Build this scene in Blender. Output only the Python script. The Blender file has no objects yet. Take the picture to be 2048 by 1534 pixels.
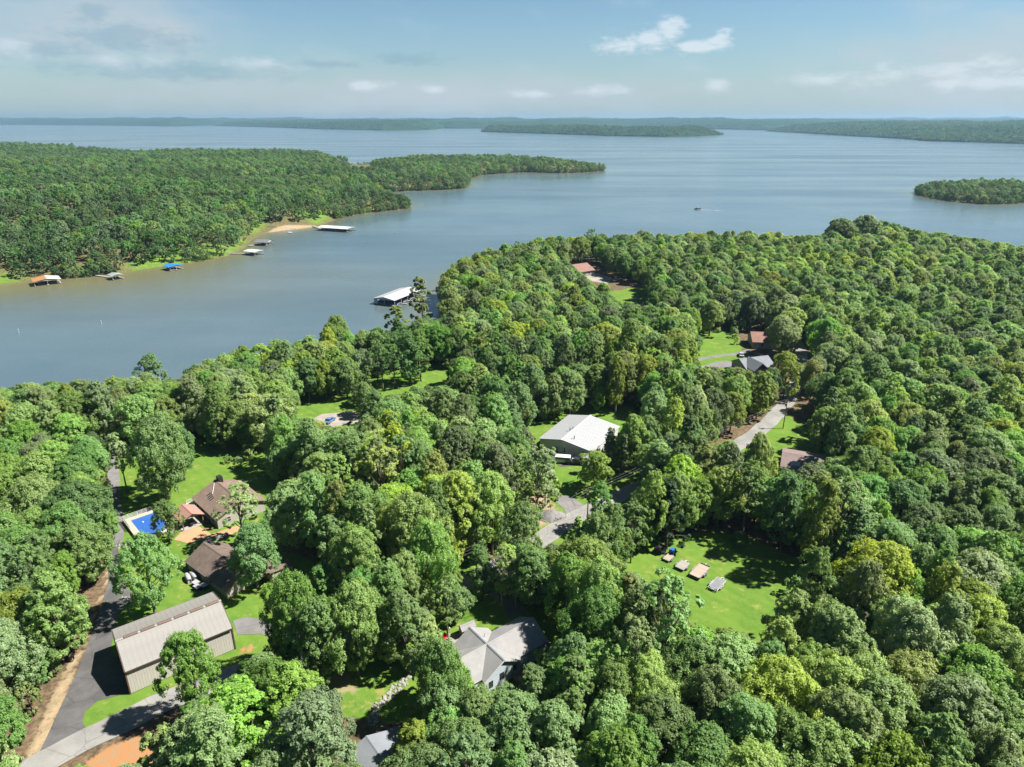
import bpy, math, random
import numpy as np
from mathutils import Vector

# ------------------------------------------------------------------ camera, sky, sun, exposure
scene = bpy.context.scene
COL = scene.collection
GZ = 6.0                      # level of the wooded plateau above the lake (lake = 0)
CAM_Z = GZ + 90.0
FPX, CX, CY = 1365.0, 1024.0, 767.0
PITCH = math.atan((CY - 238.0) / FPX)

cam_data = bpy.data.cameras.new('camera')
cam_data.lens = 36.0 * FPX / 2048.0
cam_data.sensor_width = 36.0
cam_data.clip_start = 0.5
cam_data.clip_end = 60000.0
cam = bpy.data.objects.new('camera', cam_data)
cam.location = (0, 0, CAM_Z)
cam.rotation_euler = (math.radians(90) - PITCH, 0, 0)
COL.objects.link(cam)
scene.camera = cam

SUN_EL = math.radians(52)
SUN_H = Vector((0.995, 0.05, 0)).normalized()          # towards the sun, on the ground
SUN_DIR = Vector((SUN_H.x * math.cos(SUN_EL), SUN_H.y * math.cos(SUN_EL), math.sin(SUN_EL)))

def pixel_dir(u, v):
    x = (u - CX) / FPX; y = (CY - v) / FPX
    return Vector((x, math.cos(PITCH) + y * math.sin(PITCH), -math.sin(PITCH) + y * math.cos(PITCH))).normalized()

class NT:
    """short-hand for building node trees"""
    def __init__(self, tree):
        self.t = tree; self.n = tree.nodes; self.l = tree.links
    def new(self, typ, **kw):
        nd = self.n.new(typ)
        for k, v in kw.items(): setattr(nd, k, v)
        return nd
    def put(self, sock, val):
        if isinstance(val, bpy.types.NodeSocket): self.l.new(val, sock)
        elif val is not None: sock.default_value = val
    def math(self, op, a, b=None, c=None, clamp=False):
        nd = self.new('ShaderNodeMath', operation=op, use_clamp=clamp)
        self.put(nd.inputs[0], a)
        if b is not None: self.put(nd.inputs[1], b)
        if c is not None: self.put(nd.inputs[2], c)
        return nd.outputs[0]
    def mix(self, fac, a, b, blend='MIX'):
        nd = self.new('ShaderNodeMix', data_type='RGBA', blend_type=blend)
        self.put(nd.inputs[0], fac); self.put(nd.inputs[6], a); self.put(nd.inputs[7], b)
        return nd.outputs[2]
    def noise(self, vec, scale, detail=3, rough=0.55):
        nd = self.new('ShaderNodeTexNoise')
        if vec is not None: self.l.new(vec, nd.inputs['Vector'])
        nd.inputs['Scale'].default_value = scale
        nd.inputs['Detail'].default_value = detail
        nd.inputs['Roughness'].default_value = rough
        return nd.outputs['Fac']
    def smooth(self, x, a, b):
        nd = self.new('ShaderNodeMapRange', interpolation_type='SMOOTHSTEP')
        self.put(nd.inputs[0], x); nd.inputs[1].default_value = a; nd.inputs[2].default_value = b
        return nd.outputs[0]
    def vec(self, x, y, z=0.0):
        nd = self.new('ShaderNodeCombineXYZ')
        self.put(nd.inputs[0], x); self.put(nd.inputs[1], y); self.put(nd.inputs[2], z)
        return nd.outputs[0]

SKY_STRENGTH = 0.05
world = bpy.data.worlds.new('World')
scene.world = world
world.use_nodes = True
W = NT(world.node_tree)
W.n.clear()
sky = W.new('ShaderNodeTexSky', sky_type='NISHITA')
sky.sun_disc = False
sky.sun_elevation = SUN_EL
sky.sun_rotation = math.atan2(SUN_H.x, SUN_H.y)
sky.altitude = 100; sky.air_density = 1.0; sky.dust_density = 0.25; sky.ozone_density = 2.0
tc = W.new('ShaderNodeTexCoord')
sep = W.new('ShaderNodeSeparateXYZ'); W.l.new(tc.outputs['Generated'], sep.inputs[0])
az = W.math('ARCTAN2', sep.outputs[0], sep.outputs[1])
el = W.math('ARCSINE', sep.outputs[2])
cvec = W.vec(W.math('MULTIPLY', az, 6.0), W.math('MULTIPLY', el, 14.0))
n_fine = W.noise(cvec, 7.0, 8, 0.66)
n_mid = W.noise(cvec, 1.6, 5, 0.55)
def blob(px, py, w, h, soft=1.0):
    """a cloud bank of the given angular place and size, broken up by noise"""
    d = pixel_dir(px, py); a0 = math.atan2(d.x, d.y); e0 = math.asin(d.z)
    a = W.math('MULTIPLY', W.math('SUBTRACT', az, a0), 1365.0 / w)
    e = W.math('MULTIPLY', W.math('SUBTRACT', el, e0), 1365.0 / h)
    r = W.math('SQRT', W.math('ADD', W.math('MULTIPLY', a, a), W.math('MULTIPLY', e, e)))
    return W.math('SUBTRACT', 1.0, r)
def max_of(lst):
    o = lst[0]
    for x in lst[1:]: o = W.math('MAXIMUM', o, x)
    return o
warp = W.math('MULTIPLY', W.math('SUBTRACT', n_fine, 0.5), 1.9)
n_lump = W.noise(cvec, 2.6, 3, 0.5)
cumulus = max_of([blob(1252, 90, 70, 20), blob(1296, 78, 58, 28), blob(1338, 60, 34, 26), blob(1398, 94, 50, 15), blob(1440, 81, 30, 24), blob(-300, 130, 160, 24), blob(2400, 120, 200, 28)])
dens_c = W.smooth(W.math('ADD', W.math('ADD', cumulus, warp), W.math('MULTIPLY', W.math('SUBTRACT', n_lump, 0.5), 1.2)), 0.05, 0.8)
lowcum = max_of([blob(1430, 174, 44, 16), blob(1650, 158, 66, 18), blob(1745, 158, 70, 20), blob(1790, 146, 50, 18), blob(1890, 143, 66, 18), blob(1895, 168, 46, 14), blob(1995, 124, 55, 18),
                 blob(1990, 166, 70, 14), blob(735, 172, 46, 12), blob(870, 178, 40, 10), blob(1200, 182, 90, 12), blob(226, 122, 46, 20), blob(320, 126, 46, 18), blob(510, 128, 90, 18), blob(20, 92, 56, 18), blob(1060, 188, 70, 10)])
dens_l = W.smooth(W.math('ADD', W.math('ADD', lowcum, warp), W.math('MULTIPLY', W.math('SUBTRACT', n_lump, 0.5), 2.2)), 0.0, 1.2)
veil = max_of([blob(170, 40, 320, 95), blob(330, 70, 130, 90), blob(-200, 60, 300, 110), blob(2000, 150, 420, 130), blob(900, 190, 900, 60)])
dens_v = W.smooth(W.math('ADD', veil, W.math('MULTIPLY', W.math('SUBTRACT', n_mid, 0.5), 1.2)), 0.0, 1.1)
greyb = max_of([blob(250, 75, 150, 30), blob(60, 98, 110, 20), blob(180, 25, 40, 20), blob(350, 140, 260, 22), blob(640, 128, 80, 10), blob(820, 118, 90, 14)])
dens_g = W.smooth(W.math('ADD', greyb, W.math('MULTIPLY', W.math('SUBTRACT', n_fine, 0.5), 2.2)), 0.0, 0.9)
# thin broken cloud over the rest of the sky, all the way round
allround = W.math('MULTIPLY', W.smooth(n_mid, 0.52, 0.75), 0.22)
skycol = W.new('ShaderNodeHueSaturation'); W.l.new(sky.outputs[0], skycol.inputs['Color'])
skycol.inputs['Saturation'].default_value = 1.1; skycol.inputs['Value'].default_value = 0.95
tint = W.mix(1.0, skycol.outputs[0], (0.52, 0.6, 0.62, 1), 'MULTIPLY')
low = W.math('POWER', W.math('SUBTRACT', 1.0, W.math('ABSOLUTE', sep.outputs[2]), clamp=True), 14.0)      # summer haze thickens the sky towards the horizon
tint = W.mix(W.math('MULTIPLY', low, 0.8), tint, (1.85, 2.55, 3.15, 1))
col = W.mix(allround, tint, (2.9, 3.7, 4.2, 1))
col = W.mix(W.math('MULTIPLY', dens_v, 0.9), col, (2.95, 3.4, 3.7, 1))
col = W.mix(W.math('MULTIPLY', dens_g, 0.55), col, (1.5, 2.4, 3.0, 1))
col = W.mix(W.math('MULTIPLY', dens_l, 0.55), col, (4.4, 4.8, 5.1, 1))
col = W.mix(W.math('MULTIPLY', dens_c, 0.62), col, (4.7, 5.0, 5.25, 1))
bg = W.new('ShaderNodeBackground'); bg.inputs['Strength'].default_value = SKY_STRENGTH
W.l.new(col, bg.inputs['Color'])
wo = W.new('ShaderNodeOutputWorld'); W.l.new(bg.outputs[0], wo.inputs['Surface'])

sun_data = bpy.data.lights.new('sun', 'SUN')
sun_data.energy = 5.0
sun_data.angle = math.radians(1.0)
sun_data.color = (1.0, 0.955, 0.87)
sun = bpy.data.objects.new('sun', sun_data)
sun.location = (300, 100, 300)
sun.rotation_euler = SUN_DIR.to_track_quat('Z', 'Y').to_euler()
COL.objects.link(sun)

scene.view_settings.view_transform = 'Standard'
scene.view_settings.look = 'None'
scene.view_settings.exposure = 1.9
scene.view_settings.gamma = 1.0
scene.view_settings.use_curve_mapping = False
scene.render.engine = 'CYCLES'
cy = scene.cycles
cy.use_denoising = True
cy.max_bounces = 9; cy.diffuse_bounces = 6; cy.glossy_bounces = 3; cy.transmission_bounces = 6
cy.volume_bounces = 0; cy.transparent_max_bounces = 4
cy.use_adaptive_sampling = False
cy.caustics_reflective = False; cy.caustics_refractive = False

random.seed(7)
RNG = np.random.default_rng(7)

# ------------------------------------------------------------------ survey helpers: picture point -> place on a level
def pix(u, v, z=GZ):
    d = pixel_dir(u, v)
    t = (z - CAM_Z) / d.z
    return Vector((d.x * t, d.y * t, z))
def px2(u, v, z=GZ):
    p = pix(u, v, z); return (p.x, p.y)
CT, ST = math.cos(PITCH), math.sin(PITCH)
def proj(x, y, z):
    dz = z - CAM_Z
    depth = y * CT - dz * ST
    up = y * ST + dz * CT
    return CX + FPX * x / depth, CY - FPX * up / depth, depth
def inpoly(x, y, poly):
    x = np.asarray(x, float); y = np.asarray(y, float)
    c = np.zeros(x.shape, bool)
    n = len(poly)
    for i in range(n):
        x0, y0 = poly[i]; x1, y1 = poly[(i + 1) % n]
        if y0 == y1: continue
        m = ((y0 > y) != (y1 > y)) & (x < (x1 - x0) * (y - y0) / (y1 - y0) + x0)
        c ^= m
    return c
def sdist(x, y, poly):
    """signed distance to a closed outline, positive inside"""
    x = np.asarray(x, float); y = np.asarray(y, float)
    best = np.full(x.shape, 1e9)
    n = len(poly)
    for i in range(n):
        x0, y0 = poly[i]; x1, y1 = poly[(i + 1) % n]
        dx, dy = x1 - x0, y1 - y0
        L = dx * dx + dy * dy + 1e-9
        t = np.clip(((x - x0) * dx + (y - y0) * dy) / L, 0, 1)
        d = np.hypot(x - x0 - t * dx, y - y0 - t * dy)
        best = np.minimum(best, d)
    return np.where(inpoly(x, y, poly), best, -best)
def hashnoise(x, y, seed=0):
    """smooth value noise on a unit lattice"""
    x = np.asarray(x, float); y = np.asarray(y, float)
    xi = np.floor(x).astype(np.int64); yi = np.floor(y).astype(np.int64)
    fx = x - xi; fy = y - yi
    fx = fx * fx * (3 - 2 * fx); fy = fy * fy * (3 - 2 * fy)
    def h(a, b):
        k = (a * 374761393 + b * 668265263 + seed * 974634777) & 0x7fffffff
        k = ((k ^ (k >> 13)) * 1274126177) & 0x7fffffff
        return ((k ^ (k >> 16)) & 0xffff) / 65535.0
    a = h(xi, yi); b = h(xi + 1, yi); c = h(xi, yi + 1); d = h(xi + 1, yi + 1)
    return (a * (1 - fx) + b * fx) * (1 - fy) + (c * (1 - fx) + d * fx) * fy
def fbm(x, y, oct=4, seed=0):
    s = 0.0; a = 0.5
    for i in range(oct):
        s = s + a * hashnoise(x * 2 ** i, y * 2 ** i, seed + i * 17); a *= 0.5
    return s

# ------------------------------------------------------------------ materials
MATS = {}
def principled(name):
    m = bpy.data.materials.new(name); m.use_nodes = True
    t = NT(m.node_tree); t.n.clear()
    out = t.new('ShaderNodeOutputMaterial'); b = t.new('ShaderNodeBsdfPrincipled')
    t.l.new(b.outputs[0], out.inputs['Surface'])
    MATS[name] = m
    return m, t, b, out
def plain(name, color, rough=0.7, var=0.18, scale=1.2, metal=0.0, spec=0.3, bump=0.0, bscale=20.0, coords='Object', streak=None):
    """paint, metal, wood: base colour broken by two sizes of stain"""
    m, t, b, out = principled(name)
    color = tuple(c * (0.82 if max(color) < 0.2 else 0.55) for c in color)      # base tones scaled down, pale ones most, to suit the exposure
    co = t.new('ShaderNodeTexCoord').outputs[coords]
    if streak:
        mp = t.new('ShaderNodeMapping'); t.l.new(co, mp.inputs[0]); mp.inputs['Scale'].default_value = streak; co = mp.outputs[0]
    n1 = t.noise(co, scale, 5, 0.65); n2 = t.noise(co, scale * 7, 3, 0.6)
    f = t.math('ADD', t.math('MULTIPLY', n1, 0.65), t.math('MULTIPLY', n2, 0.35))
    lo = tuple(c * (1 - var) for c in color) + (1,); hi = tuple(min(1, c * (1 + var)) for c in color) + (1,)
    t.l.new(t.mix(t.smooth(f, 0.3, 0.7), lo, hi), b.inputs['Base Color'])
    b.inputs['Roughness'].default_value = rough; b.inputs['Metallic'].default_value = metal
    b.inputs['Specular IOR Level'].default_value = spec
    if bump:
        bp = t.new('ShaderNodeBump'); bp.inputs['Strength'].default_value = bump; bp.inputs['Distance'].default_value = 0.05
        t.l.new(t.noise(co, bscale, 3), bp.inputs['Height']); t.l.new(bp.outputs[0], b.inputs['Normal'])
    return m
def leaf_mat(name):
    """one leaf material; each tree carries its own leaf colour"""
    m = bpy.data.materials.new(name); m.use_nodes = True
    t = NT(m.node_tree); t.n.clear(); MATS[name] = m
    out = t.new('ShaderNodeOutputMaterial')
    oi = t.new('ShaderNodeObjectInfo')
    lc = t.new('ShaderNodeAttribute', attribute_type='INSTANCER'); lc.attribute_name = 'leafcol'
    geo = t.new('ShaderNodeNewGeometry')
    n1 = t.noise(geo.outputs['Position'], 0.55, 2, 0.6)
    ri = geo.outputs['Random Per Island']
    hs = t.new('ShaderNodeHueSaturation'); t.l.new(lc.outputs['Color'], hs.inputs['Color'])
    t.put(hs.inputs['Hue'], t.math('ADD', 0.5, t.math('MULTIPLY', t.math('SUBTRACT', oi.outputs['Random'], 0.7), 0.038)))
    t.put(hs.inputs['Saturation'], t.math('ADD', 0.74, t.math('MULTIPLY', t.math('FRACT', t.math('MULTIPLY', oi.outputs['Random'], 7.3)), 0.3)))
    val = t.math('MULTIPLY', t.math('ADD', 0.74, t.math('MULTIPLY', t.math('FRACT', t.math('MULTIPLY', oi.outputs['Random'], 13.7)), 0.56)),
                 t.math('MULTIPLY', t.math('ADD', 0.68, t.math('MULTIPLY', n1, 0.64)), t.math('ADD', 0.7, t.math('MULTIPLY', ri, 0.6))))
    t.put(hs.inputs['Value'], val)
    b = t.new('ShaderNodeBsdfPrincipled'); b.inputs['Roughness'].default_value = 0.5; b.inputs['Specular IOR Level'].default_value = 0.22
    t.l.new(hs.outputs[0], b.inputs['Base Color'])
    tr = t.new('ShaderNodeBsdfTranslucent'); t.l.new(t.mix(1.0, hs.outputs[0], (1.8, 1.8, 0.8, 1), 'MULTIPLY'), tr.inputs['Color'])
    mx = t.new('ShaderNodeMixShader'); mx.inputs[0].default_value = 0.55
    t.l.new(b.outputs[0], mx.inputs[1]); t.l.new(tr.outputs[0], mx.inputs[2]); t.l.new(mx.outputs[0], out.inputs['Surface'])
    return m

# ------------------------------------------------------------------ mesh helpers
class MB:
    """collects simple solids; build() links them as one mesh object"""
    def __init__(self): self.V = []; self.F = []
    def add(self, vs, fs):
        o = len(self.V); self.V += [tuple(v) for v in vs]; self.F += [tuple(i + o for i in f) for f in fs]; return self
    def box(self, x0, x1, y0, y1, z0, z1):
        return self.add([(x0, y0, z0), (x1, y0, z0), (x1, y1, z0), (x0, y1, z0), (x0, y0, z1), (x1, y0, z1), (x1, y1, z1), (x0, y1, z1)],
                        [(0, 3, 2, 1), (4, 5, 6, 7), (0, 1, 5, 4), (1, 2, 6, 5), (2, 3, 7, 6), (3, 0, 4, 7)])
    def slab(self, pts, th):
        """flat outline given by 3-d points, thickened downwards along its normal"""
        p = [Vector(q) for q in pts]
        n = (p[1] - p[0]).cross(p[2] - p[0]).normalized()
        if n.z < 0: n = -n
        q = [a - n * th for a in p]; k = len(p)
        f = [tuple(range(k)), tuple(range(2 * k - 1, k - 1, -1))] + [(i, i + k, (i + 1) % k + k, (i + 1) % k) for i in range(k)]
        return self.add(p + q, f)
    def prism_y(self, prof, y0, y1):
        """side outline in x-z pushed along y"""
        k = len(prof)
        v = [(x, y0, z) for x, z in prof] + [(x, y1, z) for x, z in prof]
        return self.add(v, [tuple(range(k)), tuple(range(2 * k - 1, k - 1, -1))] + [(i, i + k, (i + 1) % k + k, (i + 1) % k) for i in range(k)])
    def prism_x(self, prof, x0, x1):
        k = len(prof)
        v = [(x0, y, z) for y, z in prof] + [(x1, y, z) for y, z in prof]
        return self.add(v, [tuple(range(k)), tuple(range(2 * k - 1, k - 1, -1))] + [(i, i + k, (i + 1) % k + k, (i + 1) % k) for i in range(k)])
    def tube(self, pts, rad, n=6, cap=True):
        pts = [Vector(p) for p in pts]
        if not isinstance(rad, (list, tuple)): rad = [rad] * len(pts)
        rings = []
        for i, p in enumerate(pts):
            d = (pts[min(i + 1, len(pts) - 1)] - pts[max(i - 1, 0)]).normalized()
            a = d.cross(Vector((0.31, 0.17, 0.93))); a = a.normalized() if a.length > 1e-3 else d.cross(Vector((1, 0, 0))).normalized()
            b = d.cross(a)
            rings.append([p + (a * math.cos(2 * math.pi * k / n) + b * math.sin(2 * math.pi * k / n)) * rad[i] for k in range(n)])
        v = [q for r in rings for q in r]; f = []
        for i in range(len(rings) - 1):
            for k in range(n):
                f.append((i * n + k, i * n + (k + 1) % n, (i + 1) * n + (k + 1) % n, (i + 1) * n + k))
        if cap: f += [tuple(range(n - 1, -1, -1)), tuple((len(rings) - 1) * n + k for k in range(n))]
        return self.add(v, f)
    def build(self, name, mat, parent=None, smooth=False):
        me = bpy.data.meshes.new(name); me.from_pydata(self.V, [], self.F); me.validate()
        if smooth: me.shade_smooth()
        return obj(name, me, mat, parent)
def obj(name, me, mat=None, parent=None):
    o = bpy.data.objects.new(name, me)
    if mat is not None:
        me.materials.clear()
        for m in (mat if isinstance(mat, (list, tuple)) else [mat]): me.materials.append(MATS[m] if isinstance(m, str) else m)
    COL.objects.link(o)
    if parent is not None: o.parent = parent
    return o
def share(src, name, parent, loc=(0, 0, 0), rotz=0.0):
    o = bpy.data.objects.new(name, src.data); COL.objects.link(o)
    o.parent = parent; o.location = loc; o.rotation_euler = (0, 0, rotz); return o
def tag(o, label=None, cat=None, group=None, kind=None):
    if label: o['label'] = label
    if cat: o['category'] = cat
    if group: o['group'] = group
    if kind: o['kind'] = kind
    return o
def thing(name, label, cat, loc, direction=(1, 0), group=None):
    o = bpy.data.objects.new(name, None); o.empty_display_size = 0.3; COL.objects.link(o)
    o.location = loc; o.rotation_euler = (0, 0, math.atan2(direction[1], direction[0]))
    return tag(o, label, cat, group)
def quad_mesh(name, V4, mats, smooth=False):
    """V4: (n,4,3) array of separate quads"""
    n = len(V4)
    me = bpy.data.meshes.new(name)
    me.vertices.add(n * 4); me.vertices.foreach_set('co', np.ascontiguousarray(V4, np.float32).ravel())
    me.loops.add(n * 4); me.loops.foreach_set('vertex_index', np.arange(n * 4, dtype=np.int32))
    me.polygons.add(n); me.polygons.foreach_set('loop_start', np.arange(0, n * 4, 4, dtype=np.int32))
    me.update(calc_edges=True)
    for m in mats: me.materials.append(MATS[m])
    return me
def flat_poly(name, pts, z, mat, kind='structure', label=None, cat=None, n_noise=0.0):
    """a level sheet from an outline of (x, y) points"""
    from mathutils.geometry import tessellate_polygon
    vs = [Vector((x, y, z)) for x, y in pts]
    tris = tessellate_polygon([vs])
    fs = []
    for a, b, c in tris:
        nz = (vs[b] - vs[a]).cross(vs[c] - vs[a]).z
        fs.append((a, b, c) if nz > 0 else (a, c, b))
    me = bpy.data.meshes.new(name); me.from_pydata(vs, [], fs)
    o = obj(name, me, mat); tag(o, label, cat, kind=kind); return o
def smooth_line(pts, step=2.0):
    p = [np.array(q, float) for q in pts]; out = []
    p = [2 * p[0] - p[1]] + p + [2 * p[-1] - p[-2]]
    for i in range(1, len(p) - 2):
        L = max(2, int(np.linalg.norm(p[i + 1] - p[i]) / step))
        for k in range(L):
            t = k / L
            out.append(0.5 * ((2 * p[i]) + (-p[i - 1] + p[i + 1]) * t + (2 * p[i - 1] - 5 * p[i] + 4 * p[i + 1] - p[i + 2]) * t * t + (-p[i - 1] + 3 * p[i] - 3 * p[i + 1] + p[i + 2]) * t ** 3))
    out.append(p[-2]); return np.array(out)
def strip(name, line, width, z, mat, label=None, cat=None, wob=0.12):
    c = smooth_line(line); d = np.gradient(c, axis=0); d /= np.linalg.norm(d, axis=1)[:, None]
    nrm = np.stack([-d[:, 1], d[:, 0]], 1); s = np.arange(len(c))
    hw = width / 2
    l = c + nrm * (hw + (hashnoise(s * 0.7, s * 0, 3)[:, None] - .5) * 2 * wob); r = c - nrm * (hw + (hashnoise(s * 0.7, s * 0 + 9, 5)[:, None] - .5) * 2 * wob)
    v = []
    for i in range(len(c)): v += [(l[i][0], l[i][1], z), (c[i][0], c[i][1], z + 0.03), (r[i][0], r[i][1], z)]
    f = []
    for i in range(len(c) - 1): f += [(3 * i, 3 * i + 1, 3 * i + 4, 3 * i + 3), (3 * i + 1, 3 * i + 2, 3 * i + 5, 3 * i + 4)]
    me = bpy.data.meshes.new(name); me.from_pydata(v, [], f)
    o = obj(name, me, mat); tag(o, label, cat, kind='structure'); return c

# ------------------------------------------------------------------ surface materials
def ground_material():
    m, t, b, out = principled('ground')
    geo = t.new('ShaderNodeNewGeometry'); pos = geo.outputs['Position']
    la = t.new('ShaderNodeAttribute'); la.attribute_name = 'lawn'
    ca = t.new('ShaderNodeAttribute'); ca.attribute_name = 'clay'
    sa = t.new('ShaderNodeAttribute'); sa.attribute_name = 'sand'
    n1 = t.noise(pos, 0.16, 4, 0.6); n2 = t.noise(pos, 1.1, 4, 0.65); n3 = t.noise(pos, 5.0, 3, 0.7)
    litter = t.mix(t.smooth(n2, 0.3, 0.7), (0.042, 0.032, 0.02, 1), (0.115, 0.08, 0.05, 1))
    litter = t.mix(t.smooth(n1, 0.5, 0.75), litter, (0.06, 0.075, 0.02, 1))
    grass = t.mix(t.smooth(n1, 0.3, 0.72), (0.046, 0.094, 0.016, 1), (0.08, 0.13, 0.022, 1))
    grass = t.mix(t.math('MULTIPLY', t.smooth(n2, 0.45, 0.75), 0.65), grass, (0.11, 0.13, 0.03, 1))
    grass = t.mix(t.math('MULTIPLY', t.smooth(n3, 0.35, 0.65), 0.5), grass, (0.05, 0.12, 0.008, 1))
    mow = t.new('ShaderNodeTexWave', wave_type='BANDS', bands_direction='DIAGONAL'); mow.inputs['Scale'].default_value = 0.17; mow.inputs['Distortion'].default_value = 1.5; t.l.new(pos, mow.inputs['Vector'])
    grass = t.mix(t.math('MULTIPLY', mow.outputs['Fac'], 0.2), grass, (0.1, 0.15, 0.026, 1))
    n4 = t.noise(pos, 0.42, 5, 0.7)
    grass = t.mix(t.math('MULTIPLY', t.smooth(n4, 0.54, 0.68), 0.65), grass, (0.17, 0.15, 0.05, 1))
    grass = t.mix(t.math('MULTIPLY', t.smooth(n4, 0.42, 0.3), 0.5), grass, (0.036, 0.088, 0.016, 1))
    clay = t.mix(t.smooth(n2, 0.35, 0.7), (0.22, 0.105, 0.045, 1), (0.17, 0.12, 0.07, 1))
    sand = t.mix(t.smooth(n2, 0.35, 0.7), (0.23, 0.165, 0.105, 1), (0.14, 0.115, 0.07, 1))
    wob = t.math('MULTIPLY', t.math('SUBTRACT', n2, 0.5), 0.7)
    c = t.mix(t.smooth(t.math('ADD', la.outputs['Fac'], wob), 0.35, 0.65), litter, grass)
    c = t.mix(t.smooth(t.math('ADD', sa.outputs['Fac'], wob), 0.4, 0.65), c, sand)
    c = t.mix(t.smooth(t.math('ADD', ca.outputs['Fac'], wob), 0.4, 0.65), c, clay)
    t.l.new(c, b.inputs['Base Color'])
    b.inputs['Roughness'].default_value = 0.95; b.inputs['Specular IOR Level'].default_value = 0.05
    bp = t.new('ShaderNodeBump'); bp.inputs['Strength'].default_value = 0.6; bp.inputs['Distance'].default_value = 0.12
    t.l.new(n3, bp.inputs['Height']); t.l.new(bp.outputs[0], b.inputs['Normal'])
ground_material()

def water_material():
    m, t, b, out = principled('lake_water')
    geo = t.new('ShaderNodeNewGeometry'); pos = geo.outputs['Position']
    sh = t.new('ShaderNodeAttribute'); sh.attribute_name = 'shallow'
    n0 = t.noise(pos, 0.006, 4, 0.6)
    mp = t.new('ShaderNodeMapping'); t.l.new(pos, mp.inputs[0]); mp.inputs['Rotation'].default_value = (0, 0, 0.35); mp.inputs['Scale'].default_value = (0.0012, 0.007, 1)
    streak = t.noise(mp.outputs[0], 1.0, 5, 0.62)
    body = t.mix(t.smooth(n0, 0.3, 0.7), (0.044, 0.068, 0.08, 1), (0.062, 0.087, 0.096, 1))
    body = t.mix(t.math('MULTIPLY', t.smooth(streak, 0.48, 0.66), 0.45), body, (0.03, 0.05, 0.062, 1))
    body = t.mix(t.smooth(sh.outputs['Fac'], 0.0, 1.0), body, (0.085, 0.08, 0.042, 1))
    t.l.new(body, b.inputs['Base Color'])
    b.inputs['IOR'].default_value = 1.333; b.inputs['Specular IOR Level'].default_value = 0.5
    t.put(b.inputs['Roughness'], t.math('ADD', 0.09, t.math('MULTIPLY', t.smooth(streak, 0.3, 0.7), 0.18)))
    mw = t.new('ShaderNodeMapping'); t.l.new(pos, mw.inputs[0]); mw.inputs['Rotation'].default_value = (0, 0, -0.5); mw.inputs['Scale'].default_value = (1, 0.45, 1)
    w1 = t.noise(mw.outputs[0], 0.55, 3, 0.6); w2 = t.noise(mw.outputs[0], 0.08, 4, 0.6)
    # the spreading ripples of a passed boat, off the big boat dock
    wk = t.new('ShaderNodeMapping'); t.l.new(pos, wk.inputs[0])
    c0 = pix(700, 548, 0.0); wk.inputs['Location'].default_value = (0, 0, 0)
    sx = t.new('ShaderNodeSeparateXYZ'); t.l.new(pos, sx.inputs[0])
    rx = t.math('SUBTRACT', sx.outputs[0], c0.x); ry = t.math('SUBTRACT', sx.outputs[1], c0.y)
    da, db = math.cos(-0.42), math.sin(-0.42)
    along = t.math('ADD', t.math('MULTIPLY', rx, da), t.math('MULTIPLY', ry, db))
    across = t.math('ADD', t.math('MULTIPLY', rx, -db), t.math('MULTIPLY', ry, da))
    mask = t.math('MULTIPLY', t.smooth(t.math('ABSOLUTE', along), 85.0, 30.0), t.smooth(t.math('ABSOLUTE', across), 34.0, 10.0))
    rip = t.math('MULTIPLY', t.math('SINE', t.math('ADD', t.math('MULTIPLY', across, 1.25), t.math('MULTIPLY', w2, 5.0))), t.math('MULTIPLY', mask, 0.16))
    hgt = t.math('ADD', t.math('ADD', t.math('MULTIPLY', w1, 0.3), t.math('MULTIPLY', w2, 0.6)), rip)
    bp = t.new('ShaderNodeBump'); bp.inputs['Strength'].default_value = 0.5; bp.inputs['Distance'].default_value = 0.8
    t.l.new(hgt, bp.inputs['Height']); t.l.new(bp.outputs[0], b.inputs['Normal'])
water_material()

def asphalt(name, lo, hi, crack=True):
    m, t, b, out = principled(name)
    pos = t.new('ShaderNodeNewGeometry').outputs['Position']
    n1 = t.noise(pos, 0.25, 4, 0.6); n2 = t.noise(pos, 6.0, 3, 0.7)
    c = t.mix(t.smooth(t.math('ADD', t.math('MULTIPLY', n1, 0.7), t.math('MULTIPLY', n2, 0.3)), 0.32, 0.68), lo + (1,), hi + (1,))
    if crack:
        vo = t.new('ShaderNodeTexVoronoi', feature='DISTANCE_TO_EDGE'); vo.inputs['Scale'].default_value = 0.22
        t.l.new(pos, vo.inputs['Vector'])
        c = t.mix(t.math('MULTIPLY', t.smooth(vo.outputs['Distance'], 0.02, 0.0), 0.55), c, tuple(x * 0.5 for x in lo) + (1,))
    t.l.new(c, b.inputs['Base Color']); b.inputs['Roughness'].default_value = 0.85; b.inputs['Specular IOR Level'].default_value = 0.2
asphalt('road_grey', (0.115, 0.112, 0.107), (0.165, 0.16, 0.152))
asphalt('drive_asphalt', (0.045, 0.044, 0.044), (0.078, 0.075, 0.075))
asphalt('drive_grey', (0.082, 0.08, 0.08), (0.125, 0.12, 0.118))
asphalt('concrete', (0.14, 0.125, 0.11), (0.21, 0.188, 0.165), False)
asphalt('patio_orange', (0.22, 0.12, 0.06), (0.28, 0.17, 0.1), False)

plain('bark', (0.12, 0.098, 0.075), 0.95, 0.35, 2.0, bump=0.8, bscale=8)
plain('dead_wood', (0.34, 0.31, 0.28), 0.95, 0.25, 2.0)

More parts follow.
